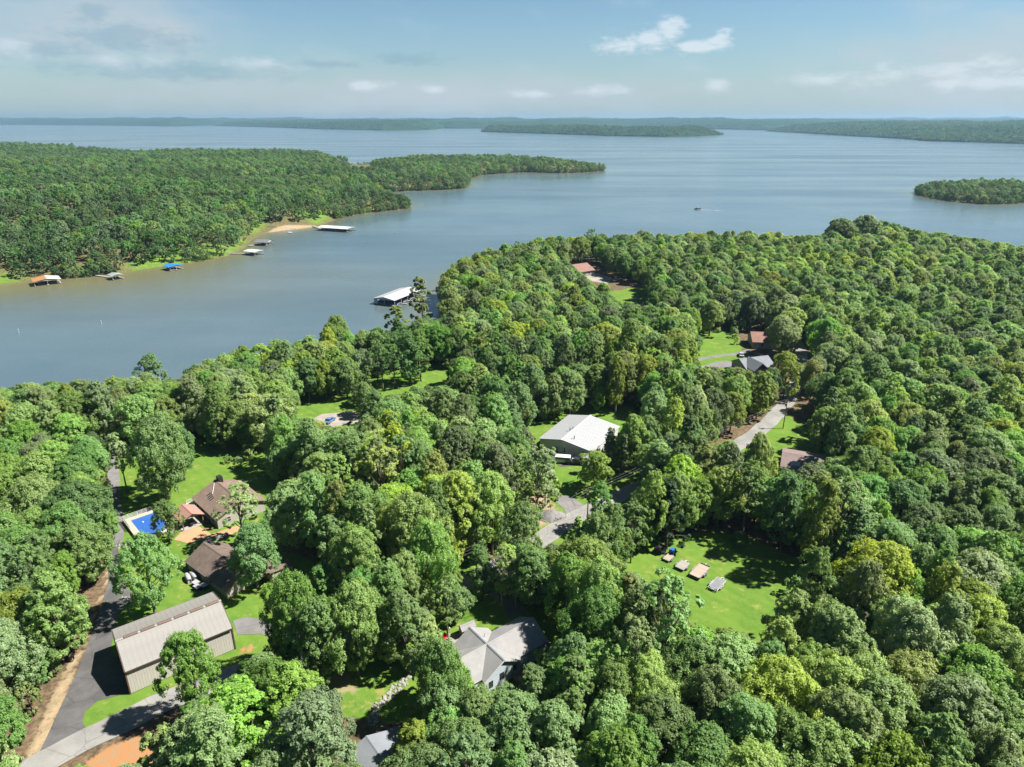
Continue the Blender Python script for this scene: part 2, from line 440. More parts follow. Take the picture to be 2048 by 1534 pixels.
def hill_material(name, c0, c1, sc):
    m, t, b, out = principled(name)
    pos = t.new('ShaderNodeNewGeometry').outputs['Position']
    n1 = t.noise(pos, sc, 4, 0.6); n2 = t.noise(pos, sc * 14, 3, 0.7)
    f = t.math('ADD', t.math('MULTIPLY', n1, 0.5), t.math('MULTIPLY', n2, 0.5))
    t.l.new(t.mix(t.smooth(f, 0.32, 0.68), c0 + (1,), c1 + (1,)), b.inputs['Base Color'])
    b.inputs['Roughness'].default_value = 0.95; b.inputs['Specular IOR Level'].default_value = 0.0
hill_material('far_wood', (0.007, 0.021, 0.011), (0.021, 0.044, 0.018), 0.006)  # the canopy's own self-shadow is put into these dark base colours

# ------------------------------------------------------------------ the land: outlines surveyed at lake level
def lake_pts(lst): return [px2(u, v, 0.0) for u, v in lst]
NEAR = lake_pts([(-700, 905), (-100, 858), (0, 842), (150, 836), (285, 838), (330, 822), (372, 803), (430, 792), (560, 762), (700, 735), (790, 716), (866, 706), (905, 682),
                 (892, 648), (876, 612), (893, 583), (950, 548), (1080, 522), (1200, 513), (1400, 515), (1560, 510), (1640, 492), (1750, 487), (1880, 503), (2048, 532), (2300, 565), (2700, 600)]) + [(620, 60), (620, -160), (-420, -160), (-420, 60)]
FARL = lake_pts([(-500, 620), (-100, 582), (0, 570), (60, 561), (150, 556), (240, 545), (330, 531), (400, 522), (452, 512), (482, 499), (500, 480), (526, 466), (580, 459), (640, 452), (664, 441), (690, 433), (740, 425), (814, 417),
                 (816, 411), (780, 402), (735, 392), (765, 384), (870, 380), (926, 377), (934, 366), (938, 355), (960, 350), (1000, 347), (1050, 344), (1105, 346), (1160, 345), (1204, 342),
                 (1206, 337), (1120, 330), (1000, 327), (880, 327), (800, 330), (745, 334), (700, 335), (640, 330), (690, 325), (692, 321), (640, 317), (560, 314), (440, 312), (300, 306), (100, 302), (-300, 302), (-900, 320)])
ISLE = lake_pts([(1832, 386), (1850, 393), (1900, 402), (1960, 408), (2012, 408), (2060, 403), (2160, 410), (2260, 402), (2240, 384), (2100, 376), (1960, 373), (1870, 374)])

def rise(d, h, w):
    t = np.clip(d / w, 0, 1)
    return np.where(d > 0, h * (1 - (1 - t) ** 2), np.maximum(-2.5, d * 0.12))
def near_h(x, y): return rise(sdist(x, y, NEAR), GZ, 42.0)
def far_h(x, y):
    d = sdist(x, y, FARL)
    return rise(d, 5.0, 40.0) + np.clip(d / 160.0, 0, 1) * 30.0 * fbm(np.asarray(x) / 230.0, np.asarray(y) / 230.0, 3, 5)
def isle_h(x, y): return rise(sdist(x, y, ISLE), 6.0, 40.0)

def P(lst, z=GZ): return [px2(u, v, z) for u, v in lst]
LAWNS = [P([(205, 860), (420, 845), (560, 905), (600, 1010), (560, 1100), (660, 1130), (640, 1180), (545, 1230), (540, 1310), (345, 1405), (150, 1500), (150, 1400), (200, 1300), (225, 1220), (225, 1050), (215, 960)]),
         P([(560, 800), (700, 770), (745, 735), (900, 725), (960, 760), (840, 800), (760, 835), (700, 880), (560, 850)]),
         P([(1020, 830), (1260, 790), (1280, 845), (1320, 940), (1270, 1000), (1140, 1110), (1080, 1110), (1020, 1020), (1060, 930)]),
         P([(1090, 1120), (1240, 1080), (1420, 1060), (1500, 1075), (1600, 1120), (1590, 1180), (1560, 1270), (1540, 1310), (1380, 1290), (1300, 1230), (1100, 1290)]),
         P([(620, 1240), (760, 1190), (960, 1180), (1060, 1170), (1120, 1240), (1060, 1330), (1000, 1420), (860, 1450), (720, 1440), (600, 1400)]),
         P([(1460, 920), (1560, 820), (1660, 880), (1680, 930), (1560, 990), (1480, 980)]),
         P([(1360, 760), (1400, 650), (1470, 645), (1500, 760), (1440, 790)]),
         P([(1180, 590), (1300, 570), (1320, 620), (1230, 640)]),
         P([(800, 1140), (960, 1100), (1010, 1140), (960, 1190), (820, 1230)])]
CLAYS = [P([(200, 1500), (330, 1450), (350, 1480), (300, 1534), (190, 1560), (150, 1545)]), P([(474, 1300), (505, 1285), (508, 1310), (480, 1312)])]
VERGE = [P([(228, 1070), (214, 1085), (205, 1180), (150, 1300), (100, 1400), (40, 1540), (75, 1540), (130, 1400), (190, 1240), (222, 1160)])]
BARE = [P([(1040, 960), (1075, 960), (1110, 1000), (1135, 1040), (1080, 1060), (1040, 1040)]), P([(640, 1340), (700, 1330), (740, 1390), (660, 1400)])]

def soft(x, y, polys, w):
    v = np.zeros(np.shape(x))
    for p in polys: v = np.maximum(v, np.clip(sdist(x, y, p) / w * 0.5 + 0.5, 0, 1))
    return v
def land(name, xs, ys, hfun, lawn=None, clay=None, sand=None):
    X, Y = np.meshgrid(xs, ys)
    Z = hfun(X, Y)
    nx, ny = len(xs), len(ys)
    keep = Z > -2.45
    idx = np.arange(nx * ny).reshape(ny, nx)
    quads = np.stack([idx[:-1, :-1], idx[:-1, 1:], idx[1:, 1:], idx[1:, :-1]], -1).reshape(-1, 4)
    quads = quads[keep.ravel()[quads].any(1)]
    used = np.unique(quads); remap = np.full(nx * ny, -1); remap[used] = np.arange(len(used))
    quads = remap[quads]
    me = bpy.data.meshes.new(name)
    co = np.stack([X.ravel()[used], Y.ravel()[used], Z.ravel()[used]], 1).astype(np.float32)
    me.vertices.add(len(co)); me.vertices.foreach_set('co', co.ravel())
    me.loops.add(quads.size); me.loops.foreach_set('vertex_index', quads.ravel().astype(np.int32))
    me.polygons.add(len(quads)); me.polygons.foreach_set('loop_start', np.arange(0, quads.size, 4, dtype=np.int32))
    me.update(calc_edges=True); me.shade_smooth()
    for nm, fn in (('lawn', lawn), ('clay', clay), ('sand', sand)):
        a = me.attributes.new(nm, 'FLOAT', 'POINT')
        a.data.foreach_set('value', (fn(co[:, 0], co[:, 1], co[:, 2]) if fn else np.zeros(len(co))).astype(np.float32))
    o = obj(name, me, 'ground'); tag(o, kind='structure'); return o
def steps(*segs):
    out = []
    for a, b, s in segs: out += list(np.arange(a, b, s))
    return np.array(out)
land('ground', steps((-420, -150, 6), (-150, 150, 1.6), (150, 621, 6)), steps((-160, 60, 12), (60, 215, 1.6), (215, 330, 3), (330, 640, 5)), near_h,
     lambda x, y, z: soft(x, y, LAWNS, 1.5), lambda x, y, z: soft(x, y, CLAYS, 1.2),
     lambda x, y, z: np.maximum(soft(x, y, VERGE, 1.5), soft(x, y, BARE, 3.0) * 0.75) + np.where((z < 0.9) & (z > -0.5), 0.6, 0))
BEACH = [P([(440, 520), (470, 505), (505, 470), (545, 462), (620, 452), (670, 440), (660, 432), (560, 446), (500, 462), (470, 485), (420, 512), (280, 545), (290, 530), (440, 505)], 1.0)]
SANDB = [P([(498, 482), (522, 468), (580, 460), (640, 453), (642, 450), (560, 456), (510, 470)], 0.5)]
FLAWN = [P([(255, 545), (400, 523), (455, 510), (485, 498), (505, 472), (530, 461), (545, 447), (515, 443), (480, 470), (455, 490), (330, 515), (240, 532)], 1.0), P([(630, 452), (665, 440), (668, 428), (640, 430), (560, 440)], 1.0), P([(-50, 575), (60, 560), (60, 550), (-60, 560)], 1.0)]
land('far_shore', np.arange(-1500, 330, 7.0), np.arange(380, 1900, 7.0), far_h, lambda x, y, z: np.maximum(soft(x, y, FLAWN, 6.0) * 0.62, 0.42), None, lambda x, y, z: soft(x, y, SANDB, 4.0) * 0.8)
land('island', np.arange(430, 820, 7.0), np.arange(640, 980, 7.0), isle_h, lambda x, y, z: z * 0 + 0.42, None, None)

# the lake: one level sheet to the horizon, finer near the shores so that the shallows tint
def lake():
    xs = steps((-16000, -2000, 1000), (-2000, -700, 100), (-700, 700, 10), (700, 2000, 100), (2000, 16001, 1000))
    ys = steps((-800, 200, 100), (200, 1200, 10), (1200, 3000, 100), (3000, 16001, 1000))
    X, Y = np.meshgrid(xs, ys); nx, ny = len(xs), len(ys)
    idx = np.arange(nx * ny).reshape(ny, nx)
    q = np.stack([idx[:-1, :-1], idx[:-1, 1:], idx[1:, 1:], idx[1:, :-1]], -1).reshape(-1, 4)
    me = bpy.data.meshes.new('lake')
    co = np.stack([X.ravel(), Y.ravel(), np.zeros(nx * ny)], 1).astype(np.float32)
    me.vertices.add(len(co)); me.vertices.foreach_set('co', co.ravel())
    me.loops.add(q.size); me.loops.foreach_set('vertex_index', q.ravel().astype(np.int32))
    me.polygons.add(len(q)); me.polygons.foreach_set('loop_start', np.arange(0, q.size, 4, dtype=np.int32))
    me.update(calc_edges=True)
    d = np.maximum(np.maximum(sdist(co[:, 0], co[:, 1], NEAR), sdist(co[:, 0], co[:, 1], FARL)), sdist(co[:, 0], co[:, 1], ISLE))
    cove = np.exp(-(((co[:, 0] + 290) / 190) ** 2 + ((co[:, 1] - 430) / 95) ** 2))       # the silty head of the cove
    a = me.attributes.new('shallow', 'FLOAT', 'POINT')
    a.data.foreach_set('value', np.clip(np.exp(d / 18.0) * 0.8 * (d < 0) + (d >= 0) + 0.62 * cove, 0, 1).astype(np.float32))
    tag(obj('lake', me, 'lake_water'), kind='structure')
lake()

# ------------------------------------------------------------------ wooded hills along the far shores
HILL_TREES = []
def hills(name, shore, depth, hmax, cell, seed, front=13.0, back=(0.0, 1.0), trees=0):
    pts = np.array(lake_pts(shore)); seg = np.hypot(*np.diff(pts, axis=0).T); s = np.concatenate([[0], np.cumsum(seg)])
    n = int(s[-1] / cell); u = np.linspace(0, s[-1], n)
    sx = np.interp(u, s, pts[:, 0]); sy = np.interp(u, s, pts[:, 1])
    wob = (fbm(u / 160.0, u * 0 + seed, 3, seed) - 0.45) * 60
    t = [0.0, 0.6]; stp = cell
    while t[-1] < depth: t.append(t[-1] + stp); stp = min(stp * 1.03, cell * 6)
    t = np.array(t); T, U = np.meshgrid(t, np.arange(n), indexing='ij')
    # the land runs back from its shore
    X = sx[U] + T * back[0]; Yy = sy[U] + T * back[1] + wob[U]
    base = np.clip(T / depth, 0, 1)
    hill = hmax * (0.25 + 0.75 * np.sqrt(base)) * (0.45 + 0.75 * fbm(X / 520.0, Yy / 700.0, 3, seed + 3)) * np.clip(T / 260.0, 0.03, 1)
    edge = np.minimum(np.minimum(u - u[0], u[-1] - u) / (cell * 8), 1)[U]
    canopy = (hashnoise(X / 11.0, Yy / 11.0, seed + 7) - 0.4) * 9.0 + (hashnoise(X / 40.0, Yy / 40.0, seed + 9) - 0.5) * 9
    Z = np.where(T < 0.3, -2.0, np.maximum(front * np.clip(0.22 + 0.78 * T / (7 * cell), 0, 1) + hill * edge + canopy, 1.0))
    Z[:, 0] = -2; Z[:, -1] = -2
    ny, nx = X.shape; idx = np.arange(nx * ny).reshape(ny, nx)
    if trees:
        pk = RNG.integers(nx * 2, min(nx * ny, nx * 60), trees); HILL_TREES.extend(zip(X.ravel()[pk] + RNG.uniform(-6, 6, trees), Yy.ravel()[pk] + RNG.uniform(-6, 6, trees), Z.ravel()[pk]))
    q = np.stack([idx[:-1, :-1], idx[:-1, 1:], idx[1:, 1:], idx[1:, :-1]], -1).reshape(-1, 4)
    me = bpy.data.meshes.new(name)
    me.vertices.add(nx * ny); me.vertices.foreach_set('co', np.stack([X, Yy, Z], -1).astype(np.float32).ravel())
    me.loops.add(q.size); me.loops.foreach_set('vertex_index', q.ravel().astype(np.int32))
    me.polygons.add(len(q)); me.polygons.foreach_set('loop_start', np.arange(0, q.size, 4, dtype=np.int32))
    me.update(calc_edges=True)
    tag(obj(name, me, 'far_wood'), kind='structure')
hills('hills', [(-500, 247.5), (-200, 248), (0, 249.2), (180, 250.5), (330, 252.2), (382, 252)], 1500, 118, 45, 1)
hills('hills', [(428, 252), (520, 254), (640, 258), (760, 260.6), (862, 259.8)], 2200, 92, 28, 2, trees=2500)
hills('hills', [(380, 249.4), (620, 250), (900, 256.5), (1100, 257), (1300, 256), (1540, 260), (1750, 257), (2150, 255), (2500, 255)], 2600, 104, 40, 3, trees=2500)
hills('hills', [(964, 263.3), (1010, 265), (1110, 268), (1210, 271.5), (1330, 273.5), (1400, 272.6), (1446, 270)], 620, 46, 16, 4, trees=3500)
hills('hills', [(1528, 262.5), (1600, 266), (1700, 272), (1800, 277.5), (1900, 281), (2048, 286), (2250, 291), (2600, 296)], 2000, 92, 18, 5, back=(0.86, 0.5), trees=5000)
hills('hills', [(1800, 277), (1850, 282), (1950, 284.5), (2100, 289.5), (2400, 296)], 300, 16, 14, 9, back=(0.8, 0.6), trees=1500)
hills('hills', [(-900, 248.8), (200, 248.6), (1200, 248.7), (2200, 248.7), (2900, 248.8)], 1500, 128, 90, 6)

# ------------------------------------------------------------------ trees: shapes
TONES = {'mid green': (0.138, 0.252, 0.056), 'dark green': (0.108, 0.205, 0.054), 'yellow green': (0.19, 0.27, 0.042), 'bright green': (0.165, 0.265, 0.055),
         'grey green': (0.165, 0.245, 0.098), 'olive': (0.16, 0.248, 0.064)}
TONE_RGB = dict(TONES); TONE_RGB['pale cedar'] = (0.12, 0.175, 0.065); TONE_RGB['dark pine'] = (0.03, 0.075, 0.025)
leaf_mat('leaf')

def unit(v): return v / (np.linalg.norm(v, axis=-1, keepdims=True) + 1e-9)
def profile(shape, t):
    if shape == 'broad': return np.clip(np.sin(np.pi * (0.14 + 0.80 * t)), 0, 1) ** 0.6
    if shape == 'round': return np.clip(np.sin(np.pi * (0.16 + 0.76 * t)), 0, 1) ** 0.7
    if shape == 'tall': return np.clip(np.sin(np.pi * (0.2 + 0.72 * t)), 0, 1) ** 0.8
    if shape == 'cone': return 0.12 + 0.9 * (1 - t) ** 0.9
    return np.sqrt(np.clip(1 - t * t, 0.05, 1))
def make_crown(seed, h, r, base, shape, nl, nsub, per, leaf, gaps=0.0):
    """leaves in clumps, clumps in boughs, boughs spread through the crown's volume"""
    g = np.random.default_rng(seed)
    z0 = base * h
    out = []; lobes = []
    asym = g.uniform(-0.18, 0.18, 2) * r
    ph = g.uniform(0, 6.28)
    for i in range(nl):
        t = (i + g.uniform(0.1, 0.9)) / nl
        if shape in ('broad', 'round'): t = t ** 0.75
        a = ph + i * 2.399 + g.uniform(-0.4, 0.4)
        R = r * profile(shape, t) * (1 + 0.2 * math.sin(2 * a + ph) + g.uniform(-0.2, 0.2))
        lr = r * g.uniform(0.24, 0.42) * (0.75 if shape == 'cone' else 1.0)
        lr = min(lr, (h - z0) * 0.2)
        rho = max(0.0, R - lr * 0.8) * (g.uniform(0.75, 1.0) if g.random() > 0.2 else g.uniform(0.1, 0.6))
        c = np.array([asym[0] * t + rho * math.cos(a), asym[1] * t + rho * math.sin(a), z0 + lr * 0.6 + t * (h - z0 - lr * 1.5)])
        if g.random() < gaps: continue
        lobes.append((c, lr))
        outw = unit(np.array([c[0], c[1], (c[2] - (z0 + 0.35 * (h - z0))) * 0.9 + 0.4]))
        for _ in range(nsub):
            d = unit(g.normal(size=3))
            if d @ outw < -0.25: d = -d
            d = unit(d + 0.25 * outw)
            sc = c + d * lr * g.uniform(0.72, 1.14) * np.array([1, 1, 0.82])
            sr = lr * g.uniform(0.2, 0.36)
            n = max(4, int(per * g.uniform(0.6, 1.4)))
            q = unit(g.normal(size=(n, 3))); flip = (q @ d) < -0.4; q[flip] *= -1
            p = sc + q * sr * g.uniform(0.35, 1.1, (n, 1))
            nr = unit(q * 0.55 + d * 0.55 + np.array([0, 0, 0.75]) + g.normal(size=(n, 3)) * 0.42)
            t1 = unit(np.cross(nr, g.normal(size=(n, 3)))); t2 = np.cross(nr, t1)
            s = leaf * g.uniform(0.65, 1.35, (n, 1))
            out.append(np.stack([p + t1 * s, p + t2 * s * 0.62, p - t1 * s, p - t2 * s * 0.62], 1))
    q = np.concatenate(out)
    f = r / np.percentile(np.hypot(q[:, 0, 0], q[:, 0, 1]), 98); q[..., :2] *= f          # keep the crown to its stated spread and height
    fz = (h - z0) / (np.percentile(q[:, 0, 2], 99.5) - z0); q[..., 2] = z0 + (q[..., 2] - z0) * fz
    return q, [(np.array([c[0] * f, c[1] * f, z0 + (c[2] - z0) * fz]), lr) for c, lr in lobes]
def make_trunk(seed, h, r, base, lobes, rt, limbs=7):
    g = random.Random(seed); mb = MB()
    top = h * (base + (1 - base) * 0.62)
    bx, by = g.uniform(-0.5, 0.5), g.uniform(-0.5, 0.5)
    pts = [(0, 0, -0.3), (0.02, 0, 0.5), (bx * 0.3, by * 0.3, top * 0.35), (bx * 0.7, by * 0.7, top * 0.7), (bx, by, top)]
    mb.tube(pts, [rt * 1.5, rt * 1.05, rt * 0.8, rt * 0.55, rt * 0.2], 7)
    ls = [l for l in lobes if l[0][2] > base * h * 1.05]
    g.shuffle(ls)
    for c, lr in ls[:limbs]:
        zs = min(top * 0.9, max(base * h * 0.75, c[2] * 0.62)); f = zs / top
        st = Vector((bx * f, by * f, zs)); en = Vector(c)
        mid = st.lerp(en, 0.5) + Vector((0, 0, 0.12 * (en - st).length))
        mb.tube([st, mid, en], [rt * 0.42, rt * 0.28, rt * 0.07], 5)
    return mb
SHAPES = {}
def shape(key, kind, seed, h, r, base, form, nl, nsub, per, leaf, rt, gaps=0.0, limbs=7):
    q, lobes = make_crown(seed, h, r, base, form, nl, nsub, per, leaf, gaps)
    cm = quad_mesh('crown', q, ['leaf'])
    tm = make_trunk(seed, h, r, base, lobes, rt, limbs)
    me = bpy.data.meshes.new('trunk'); me.from_pydata(tm.V, [], tm.F); me.shade_smooth(); me.materials.append(MATS['bark'])
    SHAPES[key] = dict(kind=kind, h=h, r=r, base=base, crown=cm, trunk=me, q=q, tv=tm.V, tf=tm.F)
for i in range(6): shape('broad%d' % i, 'broad-crowned', 10 + i, 16.5, 7.2 - 0.25 * i, 0.17, 'broad', 38, 24, 48, 0.18, 0.34)
for i in range(4): shape('round%d' % i, 'round-crowned', 20 + i, 16.5, 5.9, 0.17, 'round', 32, 22, 48, 0.165, 0.30)
for i in range(3): shape('tall%d' % i, 'tall narrow', 30 + i, 19, 4.6, 0.15, 'tall', 34, 20, 44, 0.165, 0.28)
shape('open0', 'open airy', 40, 20, 4.8, 0.34, 'tall', 22, 9, 42, 0.2, 0.26, 0.25, 12)
shape('open1', 'open airy', 41, 19, 4.4, 0.38, 'round', 20, 9, 42, 0.2, 0.26, 0.2, 12)
shape('poplar0', 'plumed', 50, 20, 3.2, 0.16, 'tall', 30, 10, 80, 0.22, 0.24)
shape('cone0', 'conical cedar', 60, 13, 2.7, 0.05, 'cone', 34, 10, 30, 0.2, 0.2)
shape('cone1', 'conical pine', 61, 19, 3.3, 0.12, 'cone', 36, 10, 30, 0.24, 0.24)
shape('shrub0', 'bushy low', 70, 6, 3.2, 0.04, 'round', 14, 10, 30, 0.22, 0.1)
shape('shrub1', 'bushy low', 71, 5, 2.6, 0.04, 'round', 12, 10, 30, 0.2, 0.1)
def bare_tree(seed, h, spread, levels=5):
    g = random.Random(seed); mb = MB()
    def grow(p, d, L, r, lev):
        e = p + d * L; m = p.lerp(e, 0.5) + Vector((g.uniform(-1, 1), g.uniform(-1, 1), 0)) * L * 0.06
        mb.tube([p, m, e], [r, r * 0.8, r * 0.62], 5 if lev > 2 else 4, False)
        if lev <= 0: return
        for k in range(3 if lev > 1 else 4):
            nd = (d + Vector((g.uniform(-1, 1), g.uniform(-1, 1), g.uniform(-0.35, 0.6))) * spread).normalized()
            grow(p.lerp(e, g.uniform(0.6, 1.0)), nd, L * g.uniform(0.58, 0.82), r * 0.58, lev - 1)
    grow(Vector((0, 0, -0.3)), Vector((0, 0, 1)), h * 0.34, h * 0.017, levels)
    return mb

# ------------------------------------------------------------------ where trees may not stand or hide what the photograph shows
CLEAR = [
    # the lake seen past the near trees
    [(-400, 800), (0, 772), (60, 757), (140, 768), (160, 748), (230, 732), (290, 716), (332, 716), (346, 765), (352, 762), (362, 742), (385, 702), (440, 692), (500, 686), (560, 681), (600, 668), (650, 640), (700, 645), (725, 662), (765, 646), (800, 622),
     (818, 600), (838, 572), (870, 580), (876, 552), (905, 525), (960, 497), (1010, 487), (1080, 472), (1130, 457), (1180, 451), (1300, 456), (1330, 466), (1480, 456), (1505, 453), (1590, 470), (1640, 470), (1652, 437), (1700, 428), (1750, 434), (1800, 451), (1860, 462), (1950, 476), (2048, 492), (2500, 560), (2500, 200), (-400, 200)],
    # left compound: track, lawn, pool, houses, garage, road
    [(212, 862), (262, 885), (300, 880), (375, 890), (410, 885), (440, 930), (455, 945), (515, 985), (520, 1050), (560, 1085), (640, 1100), (640, 1115), (545, 1165), (535, 1185), (515, 1235), (512, 1310), (440, 1330), (440, 1365), (352, 1400), (330, 1460), (300, 1490), (285, 1540), (40, 1540),
     (85, 1460), (98, 1400), (122, 1340), (146, 1290), (162, 1240), (190, 1180), (212, 1120), (222, 1085), (244, 1070), (240, 1045), (228, 1000), (232, 950), (220, 900)],
    [(645, 1300), (655, 1275), (705, 1248), (735, 1280), (760, 1310), (800, 1335), (825, 1370), (820, 1420), (790, 1440), (745, 1460), (735, 1430), (690, 1400), (642, 1370)],
    [(733, 1462), (800, 1437), (822, 1455), (800, 1534), (735, 1540)],
    [(885, 1290), (905, 1250), (930, 1232), (965, 1232), (1000, 1225), (1020, 1200), (1045, 1190), (1090, 1200), (1100, 1250), (1085, 1300), (1040, 1325), (1030, 1352), (965, 1390), (950, 1335), (945, 1312)],
    [(928, 1140), (940, 1135), (985, 1135), (985, 1185), (935, 1180)],
    [(1040, 985), (1060, 990), (1110, 985), (1180, 1000), (1175, 1040), (1150, 1060), (1120, 1085), (1085, 1095), (1062, 1060), (1045, 1030)],
    [(1072, 872), (1068, 845), (1105, 835), (1140, 822), (1190, 815), (1238, 815), (1238, 855), (1222, 885), (1190, 905), (1180, 928), (1150, 940), (1150, 990), (1130, 985), (1118, 930), (1095, 895)],
    [(1215, 985), (1232, 968), (1262, 960), (1262, 985), (1240, 998)],
    [(1258, 1092), (1300, 1095), (1340, 1080), (1400, 1066), (1440, 1085), (1500, 1105), (1560, 1125), (1575, 1135), (1550, 1180), (1525, 1205), (1512, 1260), (1520, 1285), (1455, 1262), (1400, 1250), (1380, 1205), (1345, 1160), (1300, 1160), (1262, 1130)],
    [(1472, 890), (1490, 862), (1545, 838), (1585, 790), (1600, 745), (1612, 752), (1598, 790), (1570, 840), (1600, 865), (1645, 895), (1640, 920), (1600, 940), (1562, 935), (1552, 905), (1490, 905)],
    [(1485, 700), (1500, 690), (1500, 650), (1530, 650), (1530, 690), (1545, 705), (1530, 742), (1490, 735), (1400, 735), (1408, 700), (1415, 665), (1452, 662), (1455, 712)],
    [(1145, 528), (1185, 516), (1197, 530), (1210, 545), (1260, 555), (1290, 575), (1285, 610), (1240, 600), (1195, 570), (1165, 545)],
    [(752, 738), (890, 735), (885, 765), (830, 775), (770, 790), (752, 775)],
    [(600, 800), (700, 785), (712, 828), (716, 846), (660, 852), (640, 838), (600, 828)],
]
CLEAR_LO = [np.array(p, float).min(0) for p in CLEAR]; CLEAR_HI = [np.array(p, float).max(0) for p in CLEAR]
def hidden_ground(u, v):
    c = np.zeros(np.shape(u), bool)
    for p in CLEAR: c |= inpoly(u, v, p)
    return c
ROAD = [px2(u, v) for u, v in [(-60, 1610), (30, 1556), (110, 1510), (200, 1466), (270, 1432), (345, 1396), (430, 1364), (520, 1336), (600, 1308), (660, 1284), (720, 1256), (790, 1224), (860, 1194), (940, 1160), (1000, 1130), (1060, 1094), (1108, 1062), (1152, 1034), (1200, 1010), (1255, 984), (1320, 956), (1400, 925), (1475, 890), (1525, 856), (1568, 812), (1592, 770), (1603, 738), (1600, 700), (1580, 660)]]
ROADC = smooth_line(ROAD, 3.0)
FOOT = []       # outlines of buildings and hard surfaces, filled below
def rect(ox, oy, d, x0, x1, y0, y1):
    L = math.hypot(*d); dx, dy = d[0] / L, d[1] / L
    return [(ox + dx * x - dy * y, oy + dy * x + dx * y) for x, y in ((x0, y0), (x1, y0), (x1, y1), (x0, y1))]
FOOT += [rect(-64, 88, (.794, .607), -2, 19, -1.5, 13.5), rect(-79.3, 146.4, (.707, -.707), -1, 15, -1, 14), rect(-68.5, 121.5, (.783, -.622), -1, 20, -1, 14.5), rect(-93, 140.2, (.69, -.73), -1, 13.5, -1, 10),
         rect(-1.5, 90.1, (-.62, .785), -2, 11, -12, 9), rect(9.4, 181.6, (.508, .861), -1, 21.5, -18.5, 1.5), rect(-27, 68, (1, 0), 0, 15, 0, 14), rect(71, 157, (1, 0), 0, 16, 0, 20), rect(85, 232, (.5, .86), 0, 35, -22, 4), rect(34, 402, (1, 0), 0, 26, 0, 45)]

def crown_samples(x, y, zb, h, r, base):
    """picture points round the outline of a crown standing there"""
    zt = zb + h; zm = zb + h * (0.5 + base * 0.5)
    u, v, dep = proj(x, y, zm)
    pw = FPX * r / dep; ut, vt, _ = proj(x, y, zt); ub, vb, _ = proj(x, y, zb + h * base)
    pts = [(u, v), (u, vt * 0.97 + v * 0.03), (u, vb), (u - pw * 1.02, v), (u + pw * 1.02, v), (u - pw * .72, vt * .72 + v * .28), (u + pw * .72, vt * .72 + v * .28), (u - pw * .72, vb * .7 + v * .3), (u + pw * .72, vb * .7 + v * .3), (u - pw * .4, vt * .92 + v * .08), (u + pw * .4, vt * .92 + v * .08), (u - pw, vt * .3 + v * .7), (u + pw, vt * .3 + v * .7)]
    return np.array(pts), pw * 2, dep
SUNLIT = [P(q) for q in ([(1275, 1122), (1340, 1098), (1400, 1112), (1440, 1160), (1520, 1190), (1500, 1240), (1505, 1270), (1400, 1240), (1370, 1190), (1320, 1145)], [(165, 1440), (345, 1385), (350, 1405), (120, 1500)], [(250, 1290), (440, 1205), (465, 1255), (260, 1345)],
          [(110, 1480), (150, 1360), (170, 1400), (150, 1450)], [(1090, 1080), (1150, 1035), (1175, 1010), (1110, 1000), (1060, 1020), (1075, 1060)], [(1100, 870), (1180, 835), (1225, 855), (1180, 895)], [(1125, 940), (1155, 940), (1145, 985), (1130, 980)], [(250, 1050), (330, 1030), (340, 1075), (290, 1090)], [(370, 1060), (450, 1050), (440, 1080), (370, 1085)],
          [(930, 1265), (990, 1240), (1020, 1290), (960, 1350)], [(1480, 885), (1550, 835), (1560, 845), (1490, 895)], [(1415, 665), (1450, 665), (1450, 710), (1410, 725)], [(760, 740), (850, 740), (840, 765), (770, 780)], [(400, 1000), (450, 985), (470, 1020), (420, 1040)], [(232, 900), (285, 930), (300, 1000), (245, 1030)], [(345, 1000), (420, 955), (400, 900), (385, 950)], [(380, 1100), (420, 1090), (470, 1140), (430, 1165)])]
SHX, SHY = SUN_H.x / math.tan(SUN_EL), SUN_H.y / math.tan(SUN_EL)
def shades(x, y):
    c = np.zeros(np.shape(x), bool)
    for z in (8.0, 14.0, 19.0):
        for ox, oy in ((0, 0), (0, 4.6), (0, -4.6), (-4.2, 0), (4.2, 0)):
            for q in SUNLIT: c |= inpoly(x - SHX * z + ox, y - SHY * z + oy, q)
    return c
PLACED = []     # (x, y, zbase, shape key, tone, scale_xy, scale_z, rot, px size)
GRID = {}
def near_ok(x, y, r, f=0.47):
    cx_, cy_ = int(x // 14), int(y // 14)
    for i in (-1, 0, 1):
        for j in (-1, 0, 1):
            for (a, b, q) in GRID.get((cx_ + i, cy_ + j), ()):
                if (x - a) ** 2 + (y - b) ** 2 < ((r + q) * f) ** 2: return False
    return True
def occupy(x, y, r): GRID.setdefault((int(x // 14), int(y // 14)), []).append((x, y, r))

